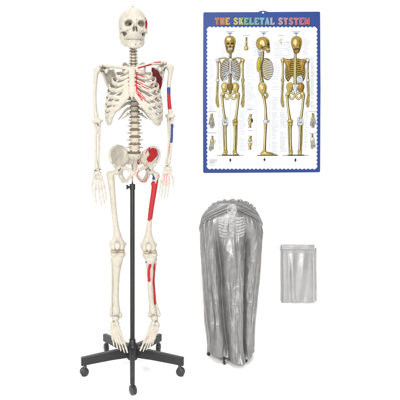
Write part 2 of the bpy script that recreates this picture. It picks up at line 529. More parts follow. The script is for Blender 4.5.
# ---- rib cage
CX = 134.0
rib_y  = [71.5, 74, 79.5, 86, 92.8, 99.6, 106.4, 112.6, 118, 122]          # side of the cage
rib_w  = [11, 17.4, 21.2, 24, 26, 27.2, 28, 28.2, 27.8, 26]
fr_y   = [73.5, 78.8, 85, 91.6, 98.6, 105.4, 112, 117.4, 121.6, 124.6]      # joint with the cartilage
fr_w   = [8.5, 11.5, 14, 16.2, 17.8, 18.8, 20, 21.6, 23, 23.4]
fr_d   = [-9, -13, -15, -17, -18, -18.5, -18, -16, -13, -9]
st_y   = [71, 75.6, 79.8, 83.8, 87.6, 91, 94.4]
st_d   = [-12, -14.5, -16.2, -17.6, -18.6, -19.2, -19.4]
LSH = {-1: 1.0, 1: 1.0}
K = Sdf()
FLAT = (np.array([0, 1.0, 0]), 1.7)
LY = [0, 0, 0, -0.6, -1.4, -2.2, -3.2, -3.4, -2.6, -1.4]; LW = [0, 0, 0, 0.3, 0.8, 1.4, 2.0, 1.6, 1.0, 0.0]
def front_pt(i, s):
    return C(CX - fr_w[i] - 0.8 - LW[i], fr_y[i] + LY[i], fr_d[i]) if s < 0 else C(CX + fr_w[i] + 0.4, fr_y[i] - 0.4, fr_d[i])
for s in (-1, 1):
    for i in range(7):
        a = front_pt(i, s); b = C(131.8 + s * (3.6 if i else 5), st_y[i], st_d[i])
        if i < 4:
            pts = [a, a * 0.5 + b * 0.5 + np.array([0, -1.0, -0.4 - 0.2 * i]), b]
        else:
            q = i - 3
            m1 = C(CX + s * (fr_w[i] - 5.5) + (LW[i] * -0.8 if s < 0 else 0), fr_y[i] + 0.6 - q * 0.4 + (LY[i] if s < 0 else 0), fr_d[i] - 2.0)
            m2 = C(131.8 + s * (4.6 + (1.2 if s > 0 else 1.7) * q), st_y[i] + 1.6 + (2.0 if s > 0 else 1.45) * q, st_d[i] - 0.5)
            pts = [a, m1, m2, b]
        P = spline(pts, 9)
        K.chain(list(P), list(np.linspace(2.1, 1.55, 9)), 0.7, False, FLAT)
    prev = C(CX + s * 12, 106.5, -20)
    for i in (7, 8, 9):
        a = front_pt(i, s)
        tgt = ([C(CX + 12.0, 108.0, -19.5), C(CX + 15.5, 113.0, -18), C(CX + 18.0, 117.5, -15.5)] if s > 0 else [C(119.5, 104.4, -19.5), C(115.2, 109.6, -18), C(112.0, 114.4, -15.5)])[i - 7]
        P = spline([a, a * 0.5 + tgt * 0.5 + np.array([0, -1.2, -0.6]), tgt], 7)
        K.chain(list(P), list(np.linspace(1.9, 1.7, 7)), 0.8, False, FLAT)
    if s < 0: arch = spline([C(128.4, 95.5, -19.5), C(124.4, 100.0, -20), C(119.4, 105.6, -19), C(113.6, 112.8, -15.6), C(109.6, 120.8, -10.5)], 12)
    else: arch = spline([C(131.8 + s * 3.6, 96.5, -19.5), C(CX + s * 7.6, 103, -20), C(CX + s * 12.2, 109.5, -19), C(CX + s * 17.4, 117, -15.6), C(CX + s * 22, 123.4, -10.5)], 12)
    K.chain(list(arch), [1.6, 1.8, 2.0, 2.1, 2.1, 2.1, 2.1, 2.1, 2.0, 1.9, 1.8, 1.6], 0.9, False, FLAT)
rib_red = [
    ([(137.4, 72.4), (136.4, 76), (136.2, 84), (136.8, 89)], 0.85, RED),
    
    ([(138, 93), (142.2, 100.6)], 0.75, RED),
    ([(140, 93), (145.5, 98.5)], 0.5, RED), ([(148.5, 75.4), (150, 75)], 0.8, RED), ([(148.5, 79.8), (149.8, 79.4)], 0.7, RED),
    ([(151.4, 85), (153.4, 83.4)], 0.9, RED), ([(154, 92.4), (155.4, 90.6)], 0.85, RED), ([(155.2, 99.6), (156.8, 97.6)], 0.85, RED),
    ([(153.4, 107.6), (155, 106.4)], 0.7, (0.5, 0.1, 0.1)), ([(151, 93.8), (152.5, 93)], 0.4, INK), ([(144, 90), (146, 91)], 0.3, GREY),
    ([(141, 72), (146, 72.3)], 0.35, GREY), ([(149, 97), (152, 99)], 0.5, (0.3, 0.32, 0.36)), ([(153.5, 102.5), (155, 101.5)], 0.4, BROWN),
    ([(160, 99), (160.8, 101)], 0.35, BROWN), ([(144.5, 76.8), (147, 76.6)], 0.35, BROWN), ([(143.5, 82), (147, 82.6)], 0.35, (0.4, 0.36, 0.4)),
    ([(158, 108), (158.8, 110)], 0.35, BROWN), ([(150.5, 88.4), (152.5, 87.6)], 0.4, GREY)]
for i in range(1, 6):
    A_ = np.array([CX + fr_w[i] + 0.4, fr_y[i] - 0.4]); B_ = np.array([135.2, st_y[i]])
    if i >= 4: A_ = np.array([CX + fr_w[i] - 4.5, fr_y[i] + 0.4 - (i - 3) * 0.4])
    for off, t1, r in ((-1.15, (0.85, 0.7, 0.9, 0.75, 0.8)[i - 1], 0.62), (1.1, (0.4, 0.55, 0.4, 0.5, 0.3)[i - 1], 0.5)):
        rib_red.append(([tuple(B_ + (A_ - B_) * t + [0, off + 0.25 * math.sin(t * 9 + i)]) for t in np.linspace(0.06, t1, 6)], r, RED))
rib_red = [(p, r, c, (-40, 2)) for p, r, c in rib_red] + specks((139, 72, 160, 116), 26, 0.3, (0.3, 0.25, 0.25), 5, (-40, 2))
cage = bone('rib_cage', K, skel, rib_red, h=0.4)

ST = Sdf()
fy = np.array([0, 1.0, 0.0])
ST.chain([C(127.6, 69.4, -11.5), C(136.4, 69.2, -11.5)], [2.1, 2.1], 1.2, False, (fy, 1.5))
ST.chain([C(131.9, 69.5, -12), C(131.9, 76.5, -14.8)], [3.9, 2.7], 1.2, False, (fy, 2.0))
ST.chain([C(131.9, 76.5, -15), C(131.9, 84, -17.8), C(131.9, 92, -19.6), C(131.9, 95.4, -19.8)], [2.6, 2.9, 3.3, 2.2], 0.8, False, (fy, 2.2))
ST.chain([C(131.9, 95.4, -19.6), C(131.9, 99.4, -18.6)], [1.3, 0.7], 0.8, False, (fy, 1.6))
ST.cap(C(131.9, 65.8, -13), C(131.9, 66.6, -13), 1.6, 1.4, 0.8, True)
for s in (-1, 1):
    for y, d in zip(st_y[1:], st_d[1:]): ST.ell(C(131.8 + s * 4.2, y + 2.1, d - 0.5), (1.1, 2, 0.9), 0.6, True)
bone('sternum', ST, cage, [([(134.0, 68.8)], 0.7, (0.3, 0.07, 0.09)), ([(135.6, 70), (135.3, 76), (135.2, 84)], 0.5, RED), ([(133.4, 82.6)], 0.3, GREY),
                           ([(133.6, 87)], 0.3, GREY)], h=0.36)

for s in (-1, 1):
    for i in range(12):
        if i < 10:
            vx, vy, vd = spine_pts[7 + i]
            w = rib_w[i]
            cx = CX + (-0.6 if s < 0 else 0.4)
            pts = [C(vx + s * 3.4, vy - 1.2, vd + 2.5), C(vx + s * 6.5, vy - 1.6, vd + 6.5),
                   C(cx + s * w * 0.62, vy + 0.32 * (rib_y[i] - vy), 14.5), C(cx + s * w * 0.93, vy + 0.72 * (rib_y[i] - vy), 8.5 if i else 2),
                   C(cx + s * w, rib_y[i], -1.5 if i else -3), C(cx + s * (w * 0.93 + 0.2), rib_y[i] + 0.55 * (fr_y[i] - rib_y[i]) + 0.4, -10 + 0.3 * i if i else -7), front_pt(i, s)]
            if i == 0: pts[4] = C(cx + s * 10.6, 67.6, -3); pts[5] = C(cx + s * 9.9, 70.6, -7); pts[1] = C(vx + s * 6, 65.6, vd + 4); pts[2] = C(cx + s * 8.6, 63.6, 9); pts[3] = C(cx + s * 11, 66.0, 2)
            hh = np.interp(np.linspace(0, 1, 70), [0, 0.1, 0.4, 0.75, 1], [1.1, 1.3, 1.8, 2.2, 2.15])
        elif i == 10:
            vx, vy, vd = spine_pts[17]
            pts = [C(vx + s * 4, vy - 1, vd + 2.5), C(vx + s * 9, vy + 1.5, 14.5), C(vx + s * 12.5, vy + 6, 13.5), C(vx + s * 16, vy + 10.5, 9)]
            hh = np.interp(np.linspace(0, 1, 70), [0, 0.3, 1], [1.1, 1.4, 0.6])
        else:
            vx, vy, vd = spine_pts[18]
            pts = [C(vx + s * 4, vy - 1, vd + 2.5), C(vx + s * 8, vy + 1, 13), C(vx + s * 13, vy + 4.5, 12.5)]
            hh = np.interp(np.linspace(0, 1, 70), [0, 0.3, 1], [1.0, 1.2, 0.5])
        P = spline(pts, 70)
        ctr = np.array([C(CX, 100)[0], 1.0])
        rad = np.stack([P[:, 0] - ctr[0], P[:, 1] - ctr[1], np.zeros(70)], 1)
        rad /= np.linalg.norm(rad, axis=1)[:, None]
        T = np.gradient(P, axis=0); T /= np.linalg.norm(T, axis=1)[:, None]
        wide = np.cross(T, rad) + (np.array([[0, 0, 0.3]]) if s > 0 else np.array([[0, 0, -0.3]]))
        P = P + 0.12 * np.sin(np.linspace(0, 17, 70) + i * 1.7 + s)[:, None] * np.array([0, 0.4, 1])
        V, fs = sweep(P, 0.85 if i else 0.8, hh, wide, 14)
        make('rib', V, fs, M_BONE, cage, pigment(V, rib_red if s > 0 else [([(112 + i, rib_y[min(i, 9)] + 2)], 0.2, GREY)]))

# ---- shoulder girdle
def scapula(P, strokes, s):
    A = Sdf()
    g, sm, inf, med, lat, ac, co, mid = (C(*p) for p in P)
    A.tri(g, sm, mid, 0.7, 0.8); A.tri(sm, med, mid, 0.7, 0.8); A.tri(med, inf, mid, 0.7, 0.8); A.tri(inf, lat, mid, 0.7, 0.8); A.tri(lat, g, mid, 0.7, 0.8)
    A.chain([g, lat, inf], [1.9, 1.3, 1.3], 1.0); A.chain([sm, med, inf], [0.9, 0.9, 1.2], 0.8)
    A.ell(g, (2.2, 3.0, 3.2), 1.2)
    A.chain([med * 0.7 + sm * 0.3 + np.array([0, 1, 0]), (sm + g) / 2 + np.array([0, 4, 1]), ac + np.array([0, 1, 0.3]), ac + np.array([0, -4.5, 0.2])], [1.0, 1.9, 2.3, 2.0], 1.0)
    A.chain([g * 0.6 + sm * 0.4, co + np.array([0, 3, 1.5]), co], [2.2, 2.0, 1.8], 1.0)
    return bone('scapula', A, skel, strokes, h=0.42)
scapula([(103.0, 71.5, 4), (113.5, 69.5, 15), (112.4, 94, 17), (115.5, 80, 18), (106.2, 83, 11), (101.2, 66.6, 5), (106.4, 71.8, -4), (110, 80, 14)],
        [([(108.4, 74.2)], 0.6, GREY), ([(104, 79)], 0.3, GREY)], -1)
scapula([(163.2, 70, 4), (152.6, 67.5, 15), (158.6, 92, 16), (151.5, 78, 17.5), (162.2, 80.5, 11), (164.8, 63.4, 5), (160.0, 70.2, -4), (156.5, 79, 13)],
        [([(152.5, 72), (155, 74), (157.6, 82), (159, 88.5)], 4.3, MAROON, (2, 40)), ([(160.5, 78), (159.5, 88)], 2.0, MAROON, (2, 40)), ([(160.6, 71)], 0.5, (0.25, 0.2, 0.2)),
         ([(158, 66.5)], 0.4, BROWN)], 1)
def clav(P, strokes):
    K2 = Sdf().chain(list(spline([C(*p) for p in P], 9)), [2.0, 1.7, 1.5, 1.4, 1.4, 1.5, 1.7, 1.9, 1.8], 0.8)
    bone('clavicle', K2, skel, strokes, h=0.34)
clav([(127.2, 68.2, -10.5), (120.5, 67.6, -9), (112, 66.6, -2), (103.4, 65.8, 3)], [([(116, 67.4)], 0.3, GREY)])
clav([(137.2, 67.6, -10.5), (144, 65.6, -9), (153, 63.8, -2), (162.0, 62.9, 3)],
     [([(138.5, 67.8), (144, 66.4), (151, 64.4)], 0.8, RED), ([(154, 62.4), (160.5, 62)], 0.7, RED)])

# ---- arms
def humerus(head, tub, shaft, con, epi, strokes):
    H = Sdf()
    H.ell(C(*head), (3.7, 3.7, 3.7), 1.0); H.ell(C(*tub), (2.4, 2.8, 3.0), 1.2)
    pts = [C(*p) for p in shaft]
    H.chain([C(*head) * 0.4 + C(*tub) * 0.6] + pts, [2.7, 2.3, 1.85, 1.75, 1.95, 2.2], 0.7, fine=22)
    a, b = C(*con[0]), C(*con[1])
    H.chain([pts[-1], a], [2.0, 2.0], 1.0); H.chain([pts[-1], b], [2.0, 1.9], 1.0)
    H.cap(a, b, 2.2, 2.0, 0.8)
    H.ell(a, (2.0, 2.4, 2.1), 0.6); H.ell(b, (1.9, 2.3, 2.2), 0.6)
    for e in epi: H.ell(C(*e), (1.5, 1.5, 1.6), 1.0)
    H.ell((a + b) / 2 + np.array([0, -2.6, 2.4]), (1.5, 1.3, 1.3), 0.6, True)
    H.ell((a + b) / 2 + np.array([0, -2.6, -2.4]), (0.8, 1.2, 1.0), 0.5, True)
    return bone('humerus', H, skel, strokes, h=0.38)
humerus((98.0, 69.6, 2), (95.6, 70.2, 2), [(95.8, 76, 2.5), (95.0, 88, 3), (94.9, 100, 3.5), (95.4, 111, 4), (96.2, 116.5, 4)],
        [(94.6, 121.8, 3.5), (99.4, 121.6, 3.5)], [(93.0, 121.2, 4), (102.0, 120.8, 4.5)], [([(95, 84)], 0.3, GREY)])
humerus((169.6, 67.4, 2), (171.6, 68.4, 2), [(170.2, 74.5, 2.5), (168.8, 86, 3), (168.9, 98, 3.5), (169.7, 108, 4), (170.4, 112, 4)],
        [(172.6, 116.6, 3.5), (168.4, 116.8, 3.5)], [(174.0, 115.6, 4), (166.4, 115.6, 4.5)],
        [([(168.6, 89.5), (168.8, 93.2)], 2.6, BLUE), ([(168.9, 96.4), (169.6, 107)], 2.6, RED), ([(167.4, 77), (167.2, 86)], 0.5, VIOLET),
         ([(172.5, 109), (173.6, 113)], 0.5, PINK), ([(166, 68)], 0.6, (0.25, 0.25, 0.3)), ([(170.5, 80)], 0.3, GREY), ([(168, 115)], 0.4, BROWN)])
def forearm(ul, ra, us, rs):
    A = Sdf(); p = [C(*q) for q in ul]
    A.chain(p, [1.9, 1.5, 1.15, 0.95, 1.1], 0.6, fine=18)
    A.ell(p[0] + np.array([0, 1.5, 1.6]), (1.6, 1.9, 2.4), 0.8); A.ell(p[0] + np.array([0, -1.4, -0.8]), (1.5, 1.3, 1.2), 0.7)
    bone('ulna', A, skel, us, h=0.34)
    B = Sdf(); p = [C(*q) for q in ra]
    B.cyl(p[0], 1.75, 1.75, 0.8, 0.1, rnd=0.4)
    B.chain(p, [1.2, 1.2, 1.3, 1.4, 2.1], 0.6, fine=18); B.ell(p[1] + np.array([0.6, -0.6, 0]), (1.1, 1.1, 1.5), 0.6)
    bone('radius', B, skel, rs, h=0.34)
forearm([(98.9, 122.4, 5), (99.1, 131, 3.5), (99.0, 146, 1), (98.9, 160, -1), (99.4, 168.6, -2)],
        [(95.0, 124.6, 2.5), (95.9, 131.5, 2), (95.6, 146, -0.5), (95.9, 158, -2), (96.6, 167.6, -3)], [], [([(96, 140)], 0.3, GREY)])
forearm([(168.6, 118.0, 5), (168.9, 126, 3.5), (168.8, 142, 1), (167.4, 155, -1), (165.8, 163.2, -2)],
        [(172.3, 119.4, 2.5), (172.0, 126, 2), (171.6, 140, -0.5), (170.2, 153, -2), (168.6, 163, -3)],
        [([(169.2, 145), (168.8, 152)], 0.5, PINK), ([(167.5, 121)], 0.5, BROWN)], [([(171.8, 126), (170.8, 140.6)], 2.4, BLUE), ([(170, 145), (169.6, 153)], 0.5, PINK), ([(172, 122)], 0.35, INK)])

def hand(wr, mcs, fingers, mirror, strokes):
    """mcs: base & head of each metacarpal, fingers: joints after it"""
    A = Sdf()
    for dx, dy, dd, r in ((-3.6, 0.8, 0, 1.35), (-1.4, 0, 0.3, 1.3), (0.9, 0.1, 0.3, 1.3), (2.8, 1.0, 0, 1.2), (-4.0, 3.7, -0.6, 1.4), (-1.9, 3.4, -0.3, 1.35), (0.3, 3.2, 0, 1.6), (2.5, 3.6, -0.2, 1.4)):
        A.ell(C(wr[0] + mirror * dx, wr[1] + dy, wr[2] + dd), (r, r * 1.1, r * 0.95), 0.25)
    for b, h in mcs:
        b, h = C(*b), C(*h)
        A.chain([b, b * 0.6 + h * 0.4, b * 0.3 + h * 0.7, h], [1.3, 0.8, 0.8, 1.3], 0.3)
    ob = bone('hand', A, skel, strokes, h=0.28)
    for f in fingers:
        B = Sdf(); p = [C(*q) for q in f]
        n = len(p) - 1
        for i in range(n):
            a, b = p[i], p[i + 1]; e = (b - a) / np.linalg.norm(b - a)
            a = a + e * 0.7
            w = 1.08 - 0.12 * i
            if i < n - 1: B.chain([a, a * 0.6 + b * 0.4, b - e * 0.35], [w, w * 0.62, w * 0.82], 0.2)
            else: B.chain([a, a * 0.5 + b * 0.5, b], [w, w * 0.5, w * 0.62], 0.2)
        bone('finger', B, ob, strokes, h=0.24)
hand((97.9, 171.0, -3), [((94.4, 176.0, -5), (92.2, 183.4, -8)), ((96.0, 176.8, -4), (95.6, 188, -7)), ((98.2, 176.8, -4), (98.7, 189, -7)), ((100.2, 176.8, -4), (101.6, 188.2, -6.5)), ((101.8, 176.6, -4), (104.4, 186.4, -6))],
     [[(92.0, 184.2, -8), (92.6, 190.5, -10), (93.8, 196.6, -12)],
      [(95.5, 189, -7), (95.4, 196.4, -10), (95.9, 201, -13), (96.4, 204.4, -15)],
      [(98.8, 190, -7), (100.2, 198.2, -10), (101.4, 203.2, -13), (102.2, 206.8, -15)],
      [(101.8, 189.2, -6.5), (103.4, 196.8, -9), (104.5, 201.6, -12), (105.0, 205, -14)],
      [(104.6, 187.4, -6), (105.6, 193.4, -8), (106.2, 197.6, -10), (106.4, 201, -12)]], 1,
     [([(96.4, 186)], 0.3, INK), ([(98, 181)], 0.3, GREY)])
hand((167.3, 166.6, -3), [((170.4, 171.2, -5), (172.8, 177.6, -8)), ((168.9, 172, -4), (169.2, 183, -7)), ((166.9, 172, -4), (166.3, 184, -7)), ((165.0, 171.8, -4), (163.6, 183, -6.5)), ((163.6, 171.4, -4), (161.4, 181, -6))],
     [[(173.0, 178.4, -8), (173.2, 183.2, -10), (173.4, 187.4, -12)],
      [(169.2, 184, -7), (168.4, 190.8, -10), (167.6, 195.0, -13), (167.0, 198.2, -15)],
      [(166.2, 185, -7), (165.2, 192.4, -10), (164.5, 196.8, -13), (163.9, 200.2, -15)],
      [(163.4, 184, -6.5), (162.2, 191, -9), (161.5, 195.4, -12), (160.9, 198.6, -14)],
      [(161.2, 182, -6), (160.2, 187.4, -8), (159.6, 191, -10), (159.1, 194, -12)]], -1,
     [([(166.7, 174), (166.4, 182)], 1.0, (0.5, 0.2, 0.2)), ([(164.6, 174), (164, 181)], 0.5, PINK), ([(169.8, 169)], 0.6, BROWN), ([(172.2, 176)], 0.4, INK),
      ([(173.2, 182.5)], 0.4, INK), ([(167.4, 168)], 0.5, PINK), ([(169, 176), (169.2, 181)], 0.4, PINK)])

# ---- pelvis
PV = Sdf()
def wing(pts, ctr, ac, pub, isch, ramus):
    pts = [C(*p) for p in pts]; ctr = C(*ctr); ac = C(*ac)
    cl = spline(pts + [pts[0]], 4 * len(pts) + 1)[:-1]
    mid = [ctr * 0.55 + q * 0.45 + np.array([0, 1.1, 0]) for q in cl]
    for i in range(len(cl)):
        j = (i + 1) % len(cl)
        PV.tri(cl[i], cl[j], mid[i], 0.8, 0.5); PV.tri(mid[i], cl[j], mid[j], 0.8, 0.5); PV.tri(mid[i], mid[j], ctr, 0.8, 0.5)
    PV.chain(pts[:6], [1.2, 1.35, 1.4, 1.4, 1.4, 1.6], 0.8, fine=24)
    PV.ell(ac, (4.4, 4.6, 4.8), 2.0)
    for p in (pts[0], pts[-1]): PV.ell(p, 1.5, 1.0)
    PV.chain([pts[5], pts[6], ac], [2.2, 2.6, 3.0], 1.6)
    PV.chain([pts[-1], ac], [1.6, 2.6], 1.2)
    PV.chain([C(*p) for p in pub], [2.6, 1.7, 1.7, 2.0], 1.0)
    PV.chain([C(*p) for p in isch], [2.8, 2.3, 2.5], 1.0)
    PV.chain([C(*p) for p in ramus], [2.4, 1.5, 1.5, 1.7], 0.9)
wing([(111.2, 161.5, -7), (109.8, 155.5, -5), (111.4, 149.6, -1), (117, 146.0, 5), (123, 147.6, 11), (126.6, 152.5, 13), (126.8, 159.5, 11), (121.6, 165, 3), (114.0, 165.0, -3)],
     (118.6, 156, 6), (119.2, 169.5, 3), [(121, 168.5, 0), (125.4, 168.0, -5), (129.4, 169.8, -8), (132.0, 172.4, -9)],
     [(119.8, 171.5, 4), (121.0, 176.5, 5), (123.4, 180.4, 4)], [(123.4, 180.6, 3), (126.6, 181, -1), (129.4, 177.8, -6), (132.0, 174.6, -9)])
wing([(158.0, 161.0, -7), (159.2, 155.0, -4), (158.2, 149.8, 0), (154.0, 147.0, 5), (148.4, 148.6, 11), (144.0, 152.8, 13), (142.6, 159.5, 11), (147.2, 165, 3), (154.6, 164.6, -3)],
     (151.4, 156, 6.5), (149.4, 169.2, 3), [(147.6, 168.2, 0), (143.6, 167.8, -5), (139.4, 169.8, -8), (136.2, 172.4, -9)],
     [(148.8, 171.5, 4), (147.0, 176.5, 5), (144.8, 180.2, 4)], [(144.8, 180.6, 3), (141.6, 181, -1), (138.8, 177.8, -6), (136.2, 174.6, -9)])
PV.cap(C(132.4, 173.4, -8.6), C(135.8, 173.4, -8.6), 1.5, 1.5, 0.6)
ring = [(139.0, 170.6), (137.2, 173.6), (137.8, 177.4), (141, 181.2), (144.6, 181.2), (147, 177.4), (147.6, 173.6)]
pelvis = bone('pelvis', PV, skel, [
    ([(151.2, 151.6), (153.8, 150.8), (154.6, 154.0), (152.0, 157.0), (149.8, 159.4)], 3.1, RED, (-10, 30)),
    ([(154.6, 150.4), (155.6, 154)], 1.8, RED, (-10, 30)), ([(157.6, 149.4), (158.9, 153.6), (157.0, 160.2)], 0.6, VIOLET, (-30, 30)),
    ([(145.6, 153.6), (147.4, 150.0), (149.8, 147.8)], 0.7, (0.22, 0.04, 0.05), (-10, 40)), ([(149, 161.6), (146, 165)], 0.35, VIOLET, (-20, 40)),
    (ring, 0.65, (0.34, 0.09, 0.08), (-30, 20)), ([(137.4, 169), (143, 166.4), (150, 161.8)], 0.35, PINK, (-30, 30)), ([(135.6, 172.8)], 0.7, (0.2, 0.04, 0.04), (-30, 10)),
    ([(150.8, 171.5)], 0.5, INK, (-20, 10)), ([(145.8, 170.2), (149.2, 166.6)], 0.6, (0.12, 0.09, 0.08), (-20, 20)), ([(118.5, 169)], 0.3, GREY)], h=0.42, smooth=3)

SA = Sdf()
SA.ell(C(134.5, 156.5, 8.5), (6.4, 3.8, 4.4), 1.0)
for s in (-1, 1): SA.chain([C(134.5 + s * 4, 155.5, 9), C(134.5 + s * 7.6, 157.0, 11.5), C(134.5 + s * 6.0, 163.5, 12.5)], [3.0, 2.3, 1.6], 1.6)
SA.chain([C(134.5, 158, 9.5), C(134.5, 164, 12), C(134.5, 169, 11.8), C(134.5, 173, 9)], [5.0, 3.9, 2.4, 1.1], 1.2, False, (fy, 1.5))
for i, (y, w, d) in enumerate(((157.6, 4.4, 4.6), (161, 3.7, 6.8), (164.4, 3.0, 8.3), (167.4, 2.3, 9.0))):
    for s in (-1, 1): SA.ell(C(134.5 + s * w, y, d + 0.4), (0.85, 2.0, 0.75), 0.3, True)
bone('sacrum', SA, skel, [([(138.6, 161.0), (138.4, 163.2)], 1.5, (0.28, 0.07, 0.04), (-10, 20)), ([(133.6, 156.5), (134, 160), (132.8, 166)], 0.6, GREY, (-10, 20)),
                          ([(130.8, 159.5)], 0.5, (0.3, 0.28, 0.25), (-10, 20)), ([(140.4, 156.4)], 0.6, (0.2, 0.17, 0.14), (-10, 20)), ([(135.4, 165.6)], 0.6, GREY, (-10, 20))], h=0.36)

# ---- legs
def femur(head, neck, tro, les, shaft, cons, epi, strokes, rs):
    A = Sdf()
    A.ell(C(*head), (3.5, 3.5, 3.5), 0.8)
    A.chain([C(*head), C(*neck)], [2.2, 2.5], 1.0)
    A.ell(C(*tro), (2.5, 3.0, 3.9), 1.4); A.ell(C(*les), (1.3, 1.6, 1.8), 1.0)
    p = [C(*q) for q in shaft]
    A.chain([C(*neck) * 0.5 + C(*tro) * 0.5] + p, rs, 0.9, fine=26)
    for c in cons: A.chain([p[-1], C(*c) + np.array([0, 0, 2.0])], [rs[-1], 3.6], 1.6)
    for c in cons: A.ell(C(*c), (4.0, 5.8, 4.4), 1.0)
    for e in epi: A.ell(C(*e), (1.5, 2.0, 2.0), 1.0)
    m = (C(*cons[0]) + C(*cons[1])) / 2
    A.cap(m + np.array([0, -5.2, -3]), m + np.array([0, -5.6, 4]), 1.1, 1.2, 1.0, True)
    A.cap(m + np.array([0, -6, -5]), m + np.array([0, 6, -5]), 1.2, 1.6, 0.8, True)
    f = bone('femur', A, skel, strokes, h=0.44)
    B = Sdf().ell(m + np.array([0, -6.6, 1.4]), (3.0, 1.5, 3.2), 0.5).ell(m + np.array([0, -6.4, -1.2]), (1.5, 1.1, 1.8), 1.0)
    bone('patella', B, skel, [], h=0.34)
femur((117.6, 171.3, 1.5), (112.4, 173.4, 3), (108.6, 174.8, 4.5), (113.2, 184.0, 6), [(111.0, 180, 3.5), (112.3, 192, 1.5), (113.8, 208, 0), (115.6, 224, 0), (117.2, 235, 0.5)],
      [(113.6, 245.8, 1), (121.4, 245.8, 1)], [(110.2, 243.2, 1.5), (125.2, 243.4, 1.5)], [([(118.4, 169.6)], 0.5, INK), ([(116.5, 200)], 0.25, GREY)], [3.2, 3.5, 3.0, 2.75, 2.75, 3.5])
femur((150.8, 171.2, 1.5), (154.6, 174.0, 3), (157.4, 176.0, 4.5), (151.8, 184.0, 6), [(155.2, 181, 3.5), (153.8, 192, 1.5), (151.6, 206, 0), (149.6, 222, 0), (148.4, 234, 0.5)],
      [(144.6, 247.0, 1), (152.4, 247.0, 1)], [(141.8, 244.6, 1.5), (155.6, 244.4, 1.5)],
      [([(154.4, 184.5), (151.8, 202), (149.4, 217)], 3.6, RED, (-20, 30)), ([(149.2, 216), (149.9, 220.8)], 0.9, RED, (-20, 30)), ([(157.6, 180), (156.6, 186)], 0.8, RED, (-20, 30)),
       ([(152.4, 175.8), (153.8, 178.6)], 1.6, BLUE, (-20, 10)), ([(156.0, 179.5), (155.6, 183)], 0.45, (0.40, 0.36, 0.29), (-20, 10)),
       ([(151.5, 172)], 0.4, INK, (-20, 10)), ([(158.6, 175.5)], 0.6, (0.3, 0.08, 0.1), (-20, 10)), ([(155.2, 174.5)], 0.35, INK, (-20, 10))],
      [2.8, 3.0, 2.65, 2.45, 2.3, 3.1])
def shin(plat, tub, shaft, rs, mal, fib, frs, ts, fs_):
    A = Sdf(); p = [C(*q) for q in shaft]
    for c in plat: A.ell(C(*c), (4.3, 5.2, 2.7), 1.2)
    A.chain(p, rs, 0.9, fine=24)
    for c in plat: A.chain([C(*c) + np.array([0, 0, -1.0]), p[0]], [3.4, rs[0]], 1.6)
    A.ell(C(*tub), (1.8, 1.5, 2.8), 1.2); A.ell(C(*mal), (1.8, 2.1, 2.9), 1.0)
    m = (C(*plat[0]) + C(*plat[1])) / 2
    A.cap(m + np.array([-0.8, 0.5, 2]), m + np.array([-0.8, 0.5, 3.4]), 0.8, 0.4, 0.6); A.cap(m + np.array([0.8, 0.5, 2]), m + np.array([0.8, 0.5, 3.2]), 0.8, 0.4, 0.6)
    bone('tibia', A, skel, ts, h=0.42)
    M = Sdf()
    for c in plat: M.ell(C(*c) + np.array([0, 0, 3.3]), (4.0, 4.6, 1.5), 0.5)
    bone('knee_cartilage', M, skel, [], h=0.34, mat=M_CART)
    B = Sdf().chain([C(*q) for q in fib], frs, 0.5, fine=24)
    bone('fibula', B, skel, fs_, h=0.36)
shin([(114.0, 253.9, 1), (121.4, 253.9, 1)], (117.6, 264, -3.5), [(117.4, 262, 0.5), (116.6, 274, 0), (116.2, 290, 0.5), (116.2, 303, 1), (116.4, 311.5, 1)], [4.4, 3.3, 2.7, 2.8, 3.9],
     (120.6, 315.2, 1), [(112.4, 259.5, 4), (112.4, 270, 4), (112.1, 290, 4), (111.7, 306, 3.5), (110.8, 315, 3)], [2.0, 1.25, 1.15, 1.3, 2.0], [], [])
shin([(146.6, 254.8, 1), (153.6, 254.4, 1)], (149.8, 264, -3.5), [(150.0, 262, 0.5), (149.6, 274, 0), (150.2, 290, 0.5), (151.4, 303, 1), (152.8, 311, 1)], [4.0, 2.9, 2.35, 2.5, 3.6],
     (149.4, 314.6, 1), [(155.4, 259.0, 4), (154.6, 270, 4), (153.8, 284, 4), (155.4, 302, 3.5), (158.6, 314.6, 3)], [2.0, 1.3, 1.2, 1.5, 2.3],
     [([(150.0, 265), (148.9, 272), (149.2, 280.5)], 1.55, RED, (-20, 3)), ([(146.0, 262.2)], 1.1, (0.06, 0.1, 0.32), (-20, 6)), ([(148.3, 258), (152, 257.4)], 0.35, GREY, (-20, 6))],
     [([(154.6, 264), (153.6, 280), (154.2, 288), (155.2, 304)], 1.15, RED, (-20, 20)), ([(155.6, 259.2)], 0.9, (0.10, 0.13, 0.30), (-20, 20))])

def foot(tal, cal, tars, mets, toes, strokes, s):
    A = Sdf()
    A.ell(C(*tal), (3.9, 4.6, 3.2), 0.8); A.chain([C(*q) for q in cal], [3.2, 3.6], 0.8)
    for t in tars: A.ell(C(t[0], t[1], t[2]), (t[3] * 1.08, t[3] * 1.2, t[3] * 1.15), 0.5)
    for b, h in mets:
        b, h = C(*b), C(*h)
        A.chain([b, b * 0.65 + h * 0.35, b * 0.3 + h * 0.7, h], [1.65, 1.15, 1.05, 1.45], 0.35)
    ob = bone('foot', A, skel, strokes, h=0.34)
    for i, f in enumerate(toes):
        B = Sdf(); p = [C(*q) for q in f]; n = len(p) - 1
        big = 1.3 if i == 0 else 1.0
        for j in range(n):
            a, b = p[j], p[j + 1]; e = (b - a) / np.linalg.norm(b - a); a = a + e * 0.55
            w = big * (1 - 0.12 * j)
            B.chain([a, a * 0.55 + b * 0.45, b - e * 0.2], [w, w * 0.66, w * 0.8], 0.2)
        bone('toe', B, ob, strokes, h=0.26)
